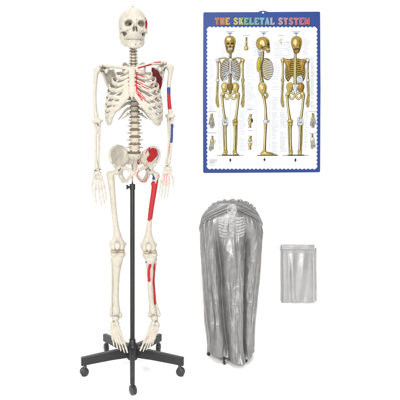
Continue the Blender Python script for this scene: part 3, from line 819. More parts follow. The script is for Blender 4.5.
foot((115.6, 318.0, 1), [(114.6, 322.5, 4), (113.8, 325, 11)], [(116.8, 323.6, -3.0, 2.5), (112.6, 324.2, -2.4, 2.3), (118.6, 327.6, -5.0, 1.8), (116.2, 327.8, -5.4, 1.6), (114.0, 327.8, -5.0, 1.5), (111.6, 328.0, -4.2, 1.7)],
     [((119.0, 329.6, -6), (124.4, 343, -14)), ((117.0, 329.8, -6.5), (121.6, 343.6, -14.5)), ((115.0, 329.8, -6.2), (118.6, 342.6, -14)), ((113.0, 330, -5.6), (115.8, 341.0, -13)), ((111.0, 330, -5), (112.8, 338.8, -11.5))],
     [[(124.6, 343.8, -14), (126.2, 348.6, -17), (127.4, 352.4, -19)], [(121.8, 344.4, -14.5), (123.2, 348.6, -17.5), (124.0, 350.8, -18.6), (124.6, 352.8, -19.4)], [(118.8, 343.4, -14), (120.0, 347.0, -16.8), (120.6, 349.2, -18), (121, 351, -18.8)],
      [(116, 341.8, -13), (116.8, 345.2, -15.6), (117.3, 347.2, -16.8), (117.6, 349, -17.6)], [(112.9, 339.6, -11.5), (113.4, 342.4, -13.8), (113.7, 344.2, -14.8), (114, 345.8, -15.6)]],
     specks((110, 318, 122, 340), 5, 0.25, GREY, 3), -1)
foot((154.4, 317.8, 1), [(155.4, 322.5, 4), (156.2, 325, 11)], [(153.0, 323.4, -3.0, 2.4), (157.0, 324.0, -2.4, 2.2), (150.6, 327.2, -5.0, 1.8), (153.0, 327.6, -5.4, 1.6), (155.2, 327.8, -5.0, 1.5), (157.2, 328.0, -4.2, 1.6)],
     [((149.8, 329.4, -6), (144.0, 342.0, -14)), ((151.8, 329.8, -6.5), (146.8, 342.8, -14.5)), ((153.6, 330, -6.2), (149.4, 342.2, -14)), ((155.4, 330, -5.6), (152.0, 340.6, -13)), ((157.2, 330, -5), (154.4, 338.2, -11.5))],
     [[(143.8, 342.8, -14), (141.8, 347.2, -17), (140.2, 350.6, -19)], [(146.6, 343.6, -14.5), (144.9, 347.4, -17.5), (143.9, 349.6, -18.6), (143.2, 351.4, -19.4)], [(149.2, 343, -14), (147.8, 346.2, -16.8), (147.1, 348.2, -18), (146.6, 349.8, -18.8)],
      [(151.8, 341.4, -13), (150.6, 344.6, -15.6), (150, 346.2, -16.8), (149.5, 347.8, -17.6)], [(154.2, 339, -11.5), (153.4, 341.6, -13.8), (153, 343, -14.8), (152.6, 344.4, -15.6)]],
     [([(153.4, 325)], 0.6, PINK), ([(155.4, 331), (154.6, 334)], 0.45, (0.5, 0.15, 0.15)), ([(148.8, 336), (147.8, 339)], 0.4, PINK), ([(157, 321)], 0.4, PINK)] + specks((148, 319, 159, 338), 7, 0.28, (0.3, 0.2, 0.2), 4), 1)

# joint hardware
def bolt(a, b, r):
    V, Q = Sdf().cap(C(*a), C(*b), r, r).ell(C(*a), (r * 1.5, r * 1.2, r * 1.5), 0.2).mesh(0.22)
    make('joint_bolt', V, Q, M_BOLT, skel)
bolt((101.4, 70.2, -1.5), (104.6, 72.2, 1.0), 0.75); bolt((103.4, 67.4, -1), (105.4, 68.4, 1), 0.55)
bolt((165.4, 67.6, -1.2), (163.6, 70.6, 1), 0.7)
bolt((118.8, 170.3, -3.6), (121.8, 167.6, -2.6), 0.65); bolt((150.0, 170.2, -3.6), (147.6, 167.6, -2.6), 0.6)
bolt((94.8, 170.0, -4.5), (97.4, 170.6, -3), 0.5); bolt((99.4, 169.8, -4), (101.2, 169.2, -2), 0.45)
bolt((98.0, 125.2, 1.0), (97.2, 123.6, 3), 0.5); bolt((169.8, 119.6, 1.0), (170.6, 118, 3), 0.45)
bolt((166.0, 165.4, -4.5), (168.6, 165.6, -3), 0.4)

# ================================================================== THE STANDS
def lathe(prof, c, n=40):
    V, fs = [], []
    for r, z in prof:
        for j in range(n):
            a = 2 * math.pi * j / n
            V.append((c[0] + r * math.cos(a), c[1] + r * math.sin(a), z))
    for i in range(len(prof) - 1):
        for j in range(n):
            k = (j + 1) % n
            fs.append((i * n + j, i * n + k, (i + 1) * n + k, (i + 1) * n + j))
    fs.append(tuple(range(n))[::-1]); fs.append(tuple(range((len(prof) - 1) * n, len(prof) * n)))
    return np.array(V), fs

def bevel(o, w, seg=2):
    m = o.modifiers.new('bevel', 'BEVEL'); m.width = w; m.segments = seg; m.limit_method = 'ANGLE'; m.angle_limit = math.radians(40)

def build_stand(base, k, ang0, pole_top, rod_top, label, cat, with_knob, swivel):
    """base: floor centre in units, k: scale"""
    b = np.array(base, float)
    root = empty('rolling_stand', b, label, cat, None)
    P = lambda r, a, z: b + np.array([r * math.cos(a), r * math.sin(a), z]) * k
    V, fs = lathe([(2.35, 24), (2.35, pole_top - 0.4), (2.0, pole_top)], (0, 0)); V = V * [k, k, k] + b
    o = make('pole', V, fs, M_BLACK, root); bevel(o, 0.0008)
    if rod_top:
        V, fs = lathe([(0.75, pole_top - 1), (0.75, rod_top)], (0, 0), 20); make('support_rod', V * k + b, fs, M_STEEL, root)
    V, fs = lathe([(3.2, 9.4), (5.0, 9.8), (5.6, 11), (5.8, 22.4), (5.0, 24.6), (3.3, 25.6), (3.1, 29), (2.6, 29.6)], (0, 0)); make('hub', V * k + b, fs, M_BLACK, root)
    if with_knob:
        z0 = pole_top - 3.0
        V, fs = lathe([(0.5, 2.0), (0.55, 3.0), (1.0, 3.3), (2.3, 4.9), (2.5, 5.6), (2.2, 6.0), (0.7, 6.2)], (0, 0), 24)
        V = np.stack([-V[:, 2], V[:, 1], V[:, 0]], 1)
        V[:, 1] -= 0.0
        make('tightening_knob', (V + [0, 0, z0]) * k + b, fs, M_WHEEL, root)
        V, fs = lathe([(2.75, pole_top - 5.6), (2.9, pole_top - 5.2), (2.9, pole_top - 0.6), (2.6, pole_top + 0.2)], (0, 0)); make('collar', V * k + b, fs, M_BLACK, root)
    for i in range(5):
        a = ang0 + i * 2 * math.pi / 5
        dr = np.array([math.cos(a), math.sin(a), 0]); sd = np.array([-math.sin(a), math.cos(a), 0])
        V = []
        for r, zt, zb, w in ((4.0, 22.2, 12.0, 2.5), (20, 20.6, 12.0, 2.3), (40, 19.0, 11.0, 2.15), (52, 18.0, 10.2, 2.05)):
            for (sw, z) in ((-1, zb), (1, zb), (1, zt), (-1, zt)): V.append(b + k * (dr * r + sd * w * sw + np.array([0, 0, z])))
        fs = [(0, 1, 2, 3), (15, 14, 13, 12)]
        for L in range(3):
            for j in range(4):
                q = (j + 1) % 4
                fs.append((L * 4 + j, L * 4 + 4 + j, L * 4 + 4 + q, L * 4 + q))
        o = make('base_arm', V, fs, M_BLACK, root, smooth=False); bevel(o, 0.0025 * k, 3)
        # caster: hood with stem, twin wheels
        sw = swivel[i]; cc = P(48, a, 0)
        f = np.array([math.cos(sw), math.sin(sw), 0]); t = np.array([-math.sin(sw), math.cos(sw), 0])
        off = f * 0.9
        H = Sdf()
        H.cap((0, 0, 8.6), (0, 0, 11.0), 1.0, 1.0, 0.4)
        H.cap(off + (0, 0, 7.0), (0, 0, 8.6), 2.0, 1.6, 0.8)
        H.cap(off - t * 0.5 + (0, 0, 4.4), off + t * 0.5 + (0, 0, 4.4), 3.7, 3.7, 0.6, flat=(t, 1.6))
        V, Q = H.mesh(0.34)
        hood = make('caster', V * k + cc, Q, M_WHEEL, root)
        for s in (-1, 1):
            V, fs = lathe([(0.5, 0.0), (3.6, 0.0), (4.1, 0.35), (4.1, 1.35), (3.7, 1.7), (1.6, 1.75), (1.2, 1.5)], (0, 0), 36)
            V = V[:, 0:1] * f + V[:, 1:2] * np.array([0, 0, 1.0]) + (V[:, 2:3] + 0.55) * t * s + off + np.array([0, 0, 4.12])
            make('wheel', V * k + cc, fs, M_WHEEL, hood)
    return root
A0 = math.radians(-90)
sw = [math.radians(q) for q in (-62, -20, 75, 108, 205)]
build_stand((0.4, 0, 0), 1.0, A0, 184.2, 204.0, 'tall black pole stand with five-arm caster base carrying the bare skeleton', 'stand', True, sw)

# ================================================================== COVERED SKELETON
CD = 27.0
cb = C(228, 155, CD); cb[2] = 0
build_stand(cb, 0.42, math.radians(-113), 250, 0, 'small black caster base peeping out under the silver cover', 'stand', False, [math.radians(q) for q in (-80, -30, 60, 120, 190)])

ty = np.array([201, 201.6, 203, 205, 208, 212, 217, 224, 232, 250, 271, 300, 325, 340, 347, 351.0])
tl = np.array([229, 221, 216.5, 212.8, 208.6, 204.6, 201.6, 200.2, 199.9, 201.0, 202.5, 204.4, 206.0, 207.6, 208.3, 208.6])
tr = np.array([236, 243, 247.4, 250.8, 254.6, 257.6, 260.0, 261.8, 262.4, 260.8, 259.0, 256.2, 254.2, 253.4, 253.2, 253.2])
def vnoise(x, y, seed, ox=1.0):
    r = np.random.RandomState(seed); T = r.rand(64, 64)
    xi = np.floor(x).astype(int); yi = np.floor(y).astype(int); u = x - xi; v = y - yi
    u = u * u * (3 - 2 * u); v = v * v * (3 - 2 * v)
    g = lambda a, b: T[a % 64, b % 64]
    return (g(xi, yi) * (1 - u) + g(xi + 1, yi) * u) * (1 - v) + (g(xi, yi + 1) * (1 - u) + g(xi + 1, yi + 1) * u) * v - 0.5

def sstep(x):
    x = np.clip(x, 0, 1); return x * x * (3 - 2 * x)
def cover_surf(th, py):
    """th: 0 = straight to the viewer, positive to the right; py row in the photo"""
    L = np.interp(py, ty, tl); Rr = np.interp(py, ty, tr)
    c = (L + Rr) / 2; w = (Rr - L) / 2
    s = np.clip((py - 201) / 157, 0, 1)
    dep = np.interp(py, [201, 203, 208, 216, 230, 300, 358], [2.5, 6.5, 9.5, 12, 13.0, 18.5, 26.0])
    n = 2.35
    ct, stn = np.cos(th), np.sin(th)
    m = (np.abs(ct) ** n + np.abs(stn) ** n) ** (-1 / n)
    x = c + w * stn * m; y = -dep * ct * m
    fall = sstep((py - 206) / 26)
    f = np.zeros_like(th)
    def groove(t0, wid, amp, y0, y1, drift=0.0, sharp=1.0):
        q = sstep((py - y0) / 26) * sstep((y1 - py) / 22)
        tt = t0 + drift * (py - 280) / 80 + 0.02 * np.sin(py * 0.09 + t0 * 9)
        return amp * q * np.exp(-np.abs((th - tt) / wid) ** sharp)
    f -= groove(-0.46, 0.16, 8.5, 220, 362, 0.12, 1.2); f += groove(-0.22, 0.12, 2.0, 234, 400, 0.08, 2)
    f -= groove(0.48, 0.14, 9.5, 220, 362, 0.02, 1.2);  f += groove(0.28, 0.11, 2.2, 240, 400, 0.0, 2)
    f -= groove(-0.90, 0.09, 2.6, 236, 335, 0.10, 1.5)
    f -= groove(0.86, 0.06, 1.8, 250, 330, -0.10, 1.5)
    f -= groove(-1.12, 0.08, 1.6, 222, 400, 0.0, 1.5); f -= groove(1.10, 0.08, 1.6, 224, 400, 0.02, 1.5)
    f += groove(0.02, 0.22, 2.0, 226, 400, 0.03, 2); f -= groove(-0.10, 0.05, 0.6, 250, 330, 0.03, 1.5); f -= groove(0.15, 0.05, 0.6, 256, 360, -0.03, 1.5)
    # horizontal packing creases
    for y0, a in ((226, 0.35), (247, 0.5), (257.5, 0.65), (278.5, 0.7), (298.5, 0.7), (319, 0.7), (340.5, 0.8)):
        yy = py - y0 - 1.1 * np.sin(th * 2.3 + y0) - 1.4 * vnoise(th * 2 + y0, py * 0, 3)
        f += 0.34 * a * np.exp(-np.abs(yy / 0.5)) * np.clip(0.55 + 1.8 * vnoise(th * 5 + y0, py * 0.02, 12), 0, 1)
    # vertical packing creases
    for t0 in (-0.62, 0.0, 0.60, -0.95, 0.96):
        tt = th - t0 - 0.03 * np.sin(py * 0.05 + t0 * 5)
        f += 0.35 * np.exp(-np.abs(tt / 0.02)) * fall
    rid = lambda a, b, sd: 0.5 - 2.0 * np.abs(vnoise(a, b, sd))
    sk = 0.35 * vnoise(th * 2 + 9, py * 0.02, 51)
    f += fall * (2.4 * vnoise(th * 3.2 + 20, py * 0.04, 5) + 1.3 * rid(th * 4.2 + 20 + sk * 3, py * 0.03 + th * 0.8, 6) + 0.75 * rid(th * 8 + 40 - py * 0.03, py * 0.06 + th, 7)
                 + 0.5 * rid(th * 9 + 60 + py * 0.06, py * 0.09, 8) + 0.22 * rid(th * 19 + 60 + sk * 9, py * 0.16 + th * 2, 9))
    # tent folds running from the head down to the shoulders
    up = np.clip((224 - py) / 16, 0, 1)
    for sg in (-1, 1):
        ln = py - (203.5 + 13.0 * np.abs(th) ** 1.15 * (1.0 if sg < 0 else 0.92))
        msk = (th * sg > 0.12)
        f += msk * (1.5 * np.exp(-(ln / 1.6) ** 2) - 1.7 * np.exp(-((ln - 3.4) / 1.8) ** 2) - 1.6 * np.exp(-((ln + 3.0) / 1.6) ** 2)) * np.clip((py - 202) / 3, 0, 1)
    # the head and chest push the cloth forward
    f += 3.2 * np.exp(-((x - 232.5) / 7) ** 2 - ((py - 209) / 6) ** 2) * (ct > 0)
    f += 1.0 * np.exp(-((x - 231.5) / 13) ** 2 - ((py - 225) / 9) ** 2) * (ct > 0)
    # flare and kicks at the hem
    hem = np.clip((py - 333) / 18, 0, 1)
    f += hem ** 2 * (2.6 * np.sin(th * 4 + 0.6) - 0.4)
    nx, ny = stn, -ct
    x = x + f * nx * 0.55; y = y + f * ny
    hl = hem ** 2 * (0.9 * np.sin(th * 3 + 1) + 0.6 * np.sin(th * 7 + 2) - 1.6 * np.exp(-((th + 1.35) / 0.35) ** 2) - 1.2 * np.exp(-((th + 0.30) / 0.14) ** 2) - 1.4 * np.exp(-((th - 0.75) / 0.2) ** 2))
    py2 = py + hl
    sc_ = (F + CD) / F
    return np.stack([(x - AX) * sc_, CD + y, (AY - py2) * sc_ + EYE], -1)

NT, NZ = 480, 420
th = np.linspace(-math.pi, math.pi, NT, endpoint=False)
pz = np.concatenate([np.linspace(201, 216, 90, endpoint=False), np.linspace(216, 351.0, NZ - 90)])
TH, PZ = np.meshgrid(th, pz)
CV = cover_surf(TH, PZ).reshape(-1, 3)
ii = np.arange(NZ - 1)[:, None] * NT; jj = np.arange(NT)[None, :]; kk = (jj + 1) % NT
CQ = np.stack([ii + jj, ii + NT + jj, ii + NT + kk, ii + kk], -1).reshape(-1, 4)
apex = CV[:NT].mean(0)
faces = [tuple(q) for q in CQ] + [tuple(range(NT))]
cover = make('dust_cover', CV, faces, M_SILVER, None, label='tall crumpled silver-grey cloth dust cover draped over a stand, printed with skull and ribs', cat='dust cover')
so = cover.modifiers.new('cloth', 'SOLIDIFY'); so.thickness = 0.0012; so.offset = -1

# gathered hem along the top edge
n = 150
P = spline([C(209.0, 209.5, CD + 4), C(212.5, 205.5, CD + 3), C(217.5, 202.8, CD + 2), C(224, 201.4, CD + 1), C(232, 200.8, CD + 1), (C(240, 201.2, CD + 1)), C(247, 203.4, CD + 2), C(252, 206.6, CD + 3), C(255.4, 210.2, CD + 4)], n)
t = np.linspace(0, 1, n)
rr = 1.0 + 0.5 * np.abs(np.sin(t * 27 + 0.5)) ** 1.5 * 1.7 + 0.4 * np.sin(t * 83 + 1) * np.sin(t * 19)
V, fs = sweep(P + np.stack([0 * t, 0.6 * np.sin(t * 53), 0.35 * np.sin(t * 61 + 1)], 1), rr * 1.0, rr * 1.15, np.tile([0, 0.2, 1.0], (n, 1)), 16)
make('gathered_hem', V, fs, M_SILVER, cover)

# printed skull and ribs on the chest of the cover
na, nb = 260, 250
ta = np.linspace(-0.62, 0.66, na); pb = np.linspace(203.5, 238, nb)
TA, PB = np.meshgrid(ta, pb)
E = cover_surf(TA, PB)
dx = np.gradient(E, axis=1); dy = np.gradient(E, axis=0)
N = np.cross(dx, dy); N /= np.linalg.norm(N, axis=-1)[..., None]
N *= np.where(N[..., 1:2] > 0, -1, 1)
E = E + N * 0.18
epx, _ = to_px(E.reshape(-1, 3)); ex = epx[:, 0].reshape(nb, na); ey = epx[:, 1].reshape(nb, na)
def box(x0, x1, y0, y1): return (ex > x0) & (ex < x1) & (ey > y0) & (ey < y1)
def oval(cx, cy, rx, ry): return ((ex - cx) / rx) ** 2 + ((ey - cy) / ry) ** 2 < 1
wv = 0.5 * np.sin(ey * 2.0) + 0.4 * np.sin(ex * 1.7 + ey)
ax_ = np.abs(ex - 231.5)
mask = oval(231.8, 209.8, 5.2, 6.2) | oval(231.7, 215.0, 3.7, 3.4)
cagew = np.interp(ey, [216.5, 219, 224, 230, 235, 238], [6, 11.5, 13.2, 13.6, 12.6, 9])
bars = ((ey + 0.22 * ax_ + 0.4 * np.sin(ax_ * 0.6)) % 3.0) < 2.05
mask |= (ax_ < cagew + 0.5 * wv) & bars & (ey > 217) & (ey < 237) & (ax_ > 4.2)
mask |= (ax_ < 2.6 + 0.5 * wv) & (ey > 217) & (ey < 237.5)
mask |= (np.abs(ey - 218.6 + 0.08 * ax_) < 0.9) & (ax_ < 13)
mott = vnoise(ex * 0.55, ey * 0.55, 41) + 0.5 * vnoise(ex * 1.3, ey * 1.3, 42)
col = np.zeros((nb, na, 4)); col[...] = (0.29, 0.29, 0.285, 1)
shade = np.full((nb, na), 0.0)
for x0, y0, r in ((229.3, 210, 1.4), (234.4, 210, 1.4), (231.8, 213.4, 0.8)): shade = np.maximum(shade, np.exp(-(((ex - x0) ** 2 + (ey - y0) ** 2) / r ** 2) ** 2))
shade = np.maximum(shade, 0.6 * (np.abs(ey - 214.6) < 0.35) * (np.abs(ex - 231.7) < 2.4))
shade = np.maximum(shade, 0.5 * ((ey % 2.6) < 0.7) * (ax_ < 2.6) * (ey > 218))
shade *= np.clip(0.75 + 1.3 * vnoise(ex * 0.8, ey * 0.8, 21), 0, 1)
shade = np.maximum(shade, np.clip(1.1 * mott, 0, 0.5))
shade = np.clip(shade, 0, 1)
col[..., :3] = col[..., :3] * (1 - shade[..., None]) + np.array([0.10, 0.10, 0.11]) * shade[..., None]
idx = np.arange(na * nb).reshape(nb, na)
q = np.stack([idx[:-1, :-1], idx[1:, :-1], idx[1:, 1:], idx[:-1, 1:]], -1)
mf = mask[:-1, :-1] & mask[1:, :-1] & mask[1:, 1:] & mask[:-1, 1:]
q = q[mf]
used = np.unique(q); rem = -np.ones(na * nb, int); rem[used] = np.arange(len(used))
make('printed_skeleton_emblem', E.reshape(-1, 3)[used], rem[q], M_EMBLEM, cover, col.reshape(-1, 4)[used], label='pale skull and ribs print')

# ================================================================== SETTING
WD = 76.0
prof = [(-900, 0), (56, 0)] + [(56 + 20 * math.sin(a), 20 - 20 * math.cos(a)) for a in np.linspace(0.1, math.pi / 2, 14)] + [(WD, 640)]
V = []
for x in (-800, 900):
    for y, z in prof: V.append((x, y, z))
m = len(prof)
fs = [(i, i + m, i + m + 1, i + 1) for i in range(m - 1)]
make('backdrop', V, fs, M_WHITE, None, kind='structure')

# ================================================================== THE WALL CHART
PD = WD - 1.2
def PP(x, y, lift=0.0):
    """position in the plane of the chart"""
    return C(x, y, PD) + np.array([0, -lift, 0])
class Print:
    def __init__(s, base=0.05): s.V = []; s.F = []; s.Cc = []; s.l = base
    def poly(s, pts, col, lift=None):
        s.l += 0.0006
        b = len(s.V)
        for p in pts: s.V.append(PP(p[0], p[1], s.l)); s.Cc.append((*col, 1))
        s.F.append(tuple(range(b, b + len(pts))))
    def stroke(s, pts, w, col):
        p = np.array(pts, float); w = np.broadcast_to(np.array(w, float), len(p)) / 2
        T = np.gradient(p, axis=0); T /= np.maximum(np.linalg.norm(T, axis=1), 1e-9)[:, None]
        N = np.stack([-T[:, 1], T[:, 0]], 1)
        A = p + N * w[:, None]; B = p - N * w[:, None]
        s.l += 0.0006
        b = len(s.V); n = len(p)
        for q in np.vstack([A, B]): s.V.append(PP(q[0], q[1], s.l)); s.Cc.append((*col, 1))
        for i in range(n - 1): s.F.append((b + i, b + i + 1, b + n + i + 1, b + n + i))
    def oval(s, cx, cy, rx, ry, col, n=18, rot=0.0):
        a = np.linspace(0, 2 * math.pi, n, endpoint=False)
        x, y = rx * np.cos(a), ry * np.sin(a)
        s.poly([(cx + u * math.cos(rot) - v * math.sin(rot), cy + u * math.sin(rot) + v * math.cos(rot)) for u, v in zip(x, y)], col)
    def done(s, name, parent, label=None): return make(name, s.V, s.F, M_PRINT, parent, np.array(s.Cc) * [0.58, 0.58, 0.58, 1], smooth=False, label=label)

BLUEB = (0.042, 0.098, 0.40); PAPER = (0.84, 0.85, 0.87); OCH = (0.47, 0.365, 0.105); DARK = (0.022, 0.017, 0.010); LITE = (0.82, 0.74, 0.40); ORNG = (0.40, 0.185, 0.025)
PGREY = (0.42, 0.43, 0.46); PALE = (0.62, 0.66, 0.74)
# board with thickness and a hanging tab
out = [(203.4, 13.0), (204.2, 12.2), (256.5, 12.0), (258.6, 11.8), (260.6, 10.9), (263, 10.6), (265.4, 10.9), (267.4, 11.7), (269.5, 11.9), (319.4, 11.6), (320.2, 12.4),
       (320.6, 90), (320.2, 171.4), (319.2, 172.3), (260, 172.7), (204.2, 173.0), (203.2, 172.2), (203.0, 90)]
nO = len(out)
V = [PP(x, y, 0) for x, y in out] + [PP(x, y, -0.9) for x, y in out]
fs = [tuple(range(nO))] + [tuple(range(nO, 2 * nO))[::-1]] + [(i, (i + 1) % nO, nO + (i + 1) % nO, nO + i) for i in range(nO)]
chart = make('wall_chart', V, fs, mat_plain('blue_laminated_board', tuple(c * 0.36 for c in BLUEB), 0.4, 0, 20, 0.06, 0, spec=0.15), None, smooth=False,
             label='blue-bordered skeletal system wall chart with three yellow skeleton drawings, hung on white backdrop', cat='poster')
p = Print(); p.oval(263, 12.7, 1.15, 0.85, (0.8, 0.8, 0.8), 20); p.done('hanging_hole', chart)
# scalloped white sheet
x0, x1, y0, y1 = 207.8, 316.2, 27.8, 168.2
pts = []
def scal(a, b, nrm, n):
    a, b, nrm = np.array(a), np.array(b), np.array(nrm)
    for i in range(n):
        for u in np.linspace(0, 1, 7, endpoint=False):
            pts.append(tuple(a + (b - a) * (i + u) / n + nrm * 1.25 * math.sin(math.pi * u)))
scal((x0, y0), (x1, y0), (0, -1), 27); scal((x1, y0), (x1, y1), (1, 0), 35); scal((x1, y1), (x0, y1), (0, 1), 27); scal((x0, y1), (x0, y0), (-1, 0), 35)
p = Print(0.02); p.poly(pts, PAPER); p.done('printed_sheet', chart)

# title
def glyph(ch):
    """strokes on a 5 x 7 box: (points, width)"""
    V, H, Z = 1.9, 1.15, 1.0
    st = lambda x, a=0.9: [([(x - a, 0.5), (x + a, 0.5)], Z), ([(x - a, 6.5), (x + a, 6.5)], Z)]
    g = {'T': [([(2.5, 0), (2.5, 7)], V), ([(0, 0.55), (5, 0.55)], H), ([(0.45, 0), (0.45, 2.2)], 0.9), ([(4.55, 0), (4.55, 2.2)], 0.9), ([(1.1, 6.5), (3.9, 6.5)], Z)],
         'H': [([(1.1, 0), (1.1, 7)], V), ([(3.9, 0), (3.9, 7)], V), ([(1, 3.5), (4, 3.5)], H)] + st(1.1, 1.25) + st(3.9, 1.25),
         'E': [([(1.2, 0), (1.2, 7)], V), ([(0, 0.55), (4.8, 0.55)], H), ([(0, 6.45), (4.9, 6.45)], H), ([(1, 3.5), (3.7, 3.5)], H), ([(4.45, 0), (4.45, 2)], 0.8), ([(4.55, 5), (4.55, 7)], 0.8)],
         'L': [([(1.3, 0), (1.3, 7)], V), ([(0, 0.5), (2.7, 0.5)], Z), ([(0, 6.45), (4.8, 6.45)], H), ([(4.45, 4.6), (4.45, 7)], 0.9)],
         'K': [([(1.1, 0), (1.1, 7)], V), ([(1.8, 4), (4.3, 0.4)], 1.2), ([(2.2, 3.0), (4.3, 6.7)], 1.8)] + st(1.1, 1.25) + [([(3.2, 0.5), (5, 0.5)], Z), ([(3.2, 6.5), (5.2, 6.5)], Z)],
         'A': [([(2.5, 0), (0.9, 7)], 1.2), ([(2.5, 0), (4.1, 7)], 1.9), ([(1.2, 4.7), (3.9, 4.7)], 1.0), ([(-0.1, 6.5), (1.9, 6.5)], Z), ([(2.9, 6.5), (5.2, 6.5)], Z)],
         'Y': [([(0.9, 0), (2.5, 3.8)], 1.9), ([(4.1, 0), (2.5, 3.8)], 1.2), ([(2.5, 3.4), (2.5, 7)], V), ([(-0.1, 0.5), (1.9, 0.5)], Z), ([(3.1, 0.5), (5.1, 0.5)], Z), ([(1.2, 6.5), (3.8, 6.5)], Z)],
         'M': [([(0.9, 0), (0.9, 7)], 1.3), ([(4.9, 0), (4.9, 7)], 1.8), ([(0.9, 0), (2.9, 6.2)], 1.7), ([(2.9, 6.2), (4.9, 0)], 1.1)] + st(0.9, 1.1) + st(4.9, 1.1),
         'S': [([(4.3, 2.0), (3.9, 0.95), (2.6, 0.5), (1.2, 1.0), (0.9, 2.1), (1.8, 3.1), (3.2, 3.8), (4.2, 4.7), (3.9, 6.0), (2.5, 6.5), (1.1, 6.1), (0.6, 4.9)], 1.65)]}
    return g[ch]
stops = [(214, (0.62, 0.09, 0.03)), (222, (0.72, 0.20, 0.03)), (230, (0.76, 0.46, 0.05)), (238, (0.66, 0.56, 0.10)), (246, (0.18, 0.52, 0.22)), (256, (0.12, 0.50, 0.45)), (266, (0.16, 0.48, 0.66)),
         (276, (0.52, 0.46, 0.60)), (284, (0.60, 0.26, 0.28)), (292, (0.62, 0.16, 0.17)), (300, (0.62, 0.12, 0.30)), (310, (0.66, 0.07, 0.10))]
def tcol(x): return tuple(float(np.interp(x, [q[0] for q in stops], [q[1][i] for q in stops])) for i in range(3))
p = Print(0.03)
TX0, TX1, TY0, TH_ = 215.0, 309.8, 17.8, 6.9
text = 'THE SKELETAL SYSTEM'
wid = {' ': 3.4, 'M': 6.9}
tot = sum(wid.get(c, 6.0) for c in text) - 0.8
kx = (TX1 - TX0) / tot
for layer in (0, 1, 2):
    cx = TX0
    for ch in text:
        if ch != ' ':
            for pts_, w in glyph(ch):
                q = [(cx + x * kx, TY0 + y * TH_ / 7) for x, y in pts_]
                if layer == 0: p.stroke([(a + 0.55, b + 0.5) for a, b in q], w * kx * 1.12 + 0.35, (0.012, 0.016, 0.05))
                elif layer == 1: p.stroke(q, w * kx + 0.30, (0.66, 0.64, 0.56))
                else: p.stroke(q, w * kx * 1.0, tuple(0.74 * v for v in tcol(cx + 2.5 * kx)))
        cx += wid.get(ch, 6.0) * kx
p.done('title_lettering', chart)
SHADE = (0.15, 0.085, 0.012); DEEP = (0.085, 0.055, 0.02); YEL = (0.46, 0.33, 0.05); CREAM = (0.60, 0.56, 0.40)
HR = random.Random(77)
def bone2d(p, pts, w, fill=OCH, lite=LITE, dark=DARK, ends=0.0, edge=0.5):
    pts = np.array(pts, float)
    n = max(9, len(pts) * 5); c = spline(pts, n)
    t = np.linspace(0, 1, n)
    ww = w * (1 + ends * (np.abs(2 * t - 1) ** 3))
    e = c.copy(); dv = c[-1] - c[-2]; dv = dv / np.linalg.norm(dv) * edge * 0.4; e[-1] += dv; e[0] -= (c[1] - c[0]) / np.linalg.norm(c[1] - c[0]) * edge * 0.4
    p.stroke(e, ww + edge, dark)
    p.stroke(c, ww, fill)
    if w > 0.6:
        T = np.gradient(c, axis=0); T /= np.linalg.norm(T, axis=1)[:, None]; N = np.stack([-T[:, 1], T[:, 0]], 1)
        N *= np.sign(N[:, :1] + 1e-6)
        p.stroke(c + N * ww[:, None] * 0.31, ww * 0.36, tuple(a * 0.30 for a in fill))
        tap = np.sin(np.pi * np.clip(t, 0.03, 0.97)) ** 0.5
        p.stroke(c - N * ww[:, None] * 0.20, ww * 0.34 * tap, lite)
        if w > 1.2:
            for k in range(int(n * 1.6)):
                q = HR.randrange(1, n - 1); o = c[q] + N[q] * ww[q] * HR.uniform(-0.1, 0.45)
                p.stroke([o - T[q] * 0.5, o + T[q] * 0.5], 0.16, DARK)
def shape(p, pts, fill=OCH, lite=None, shade=True, edge=0.5, smooth=True):
    P = np.array(pts, float)
    if smooth:
        Q = np.vstack([P[-1], P, P[0], P[1]])
        out = []
        for i in range(1, len(P) + 1):
            p0, p1, p2, p3 = Q[i - 1], Q[i], Q[(i + 1)], Q[(i + 2) if i + 2 < len(Q) else 3]
            for u in (0, 0.25, 0.5, 0.75): out.append(0.5 * (2 * p1 + (p2 - p0) * u + (2 * p0 - 5 * p1 + 4 * p2 - p3) * u * u + (3 * p1 - p0 - 3 * p2 + p3) * u ** 3))
        P = np.array(out)
    p.stroke(np.vstack([P, P[:2]]), edge, DARK)
    p.poly(P, fill)
    c = P.mean(0); r = np.ptp(P, axis=0)
    if shade: p.poly(c + (P - c) * [0.40, 0.74] + [r[0] * 0.20, r[1] * 0.04], tuple(a * 0.33 for a in fill)); p.poly(c + (P - c) * [0.52, 0.78] + [r[0] * 0.02, 0], fill)
    if lite is not None: p.poly(c + (P - c) * [0.34, 0.42] + [-r[0] * 0.14, -r[1] * 0.12], lite)
    for k in range(int(r[0] * r[1] * 0.7)):
        o = c + np.array([HR.uniform(-0.30, 0.34) * r[0], HR.uniform(-0.33, 0.36) * r[1]]); a = HR.uniform(0.6, 1.4)
        p.stroke([o - [0.3 * math.cos(a), 0.45 * math.sin(a)], o + [0.3 * math.cos(a), 0.45 * math.sin(a)]], 0.15, SHADE)
def mir(pts, cx, s): return [(cx + s * x, y) for x, y in pts]
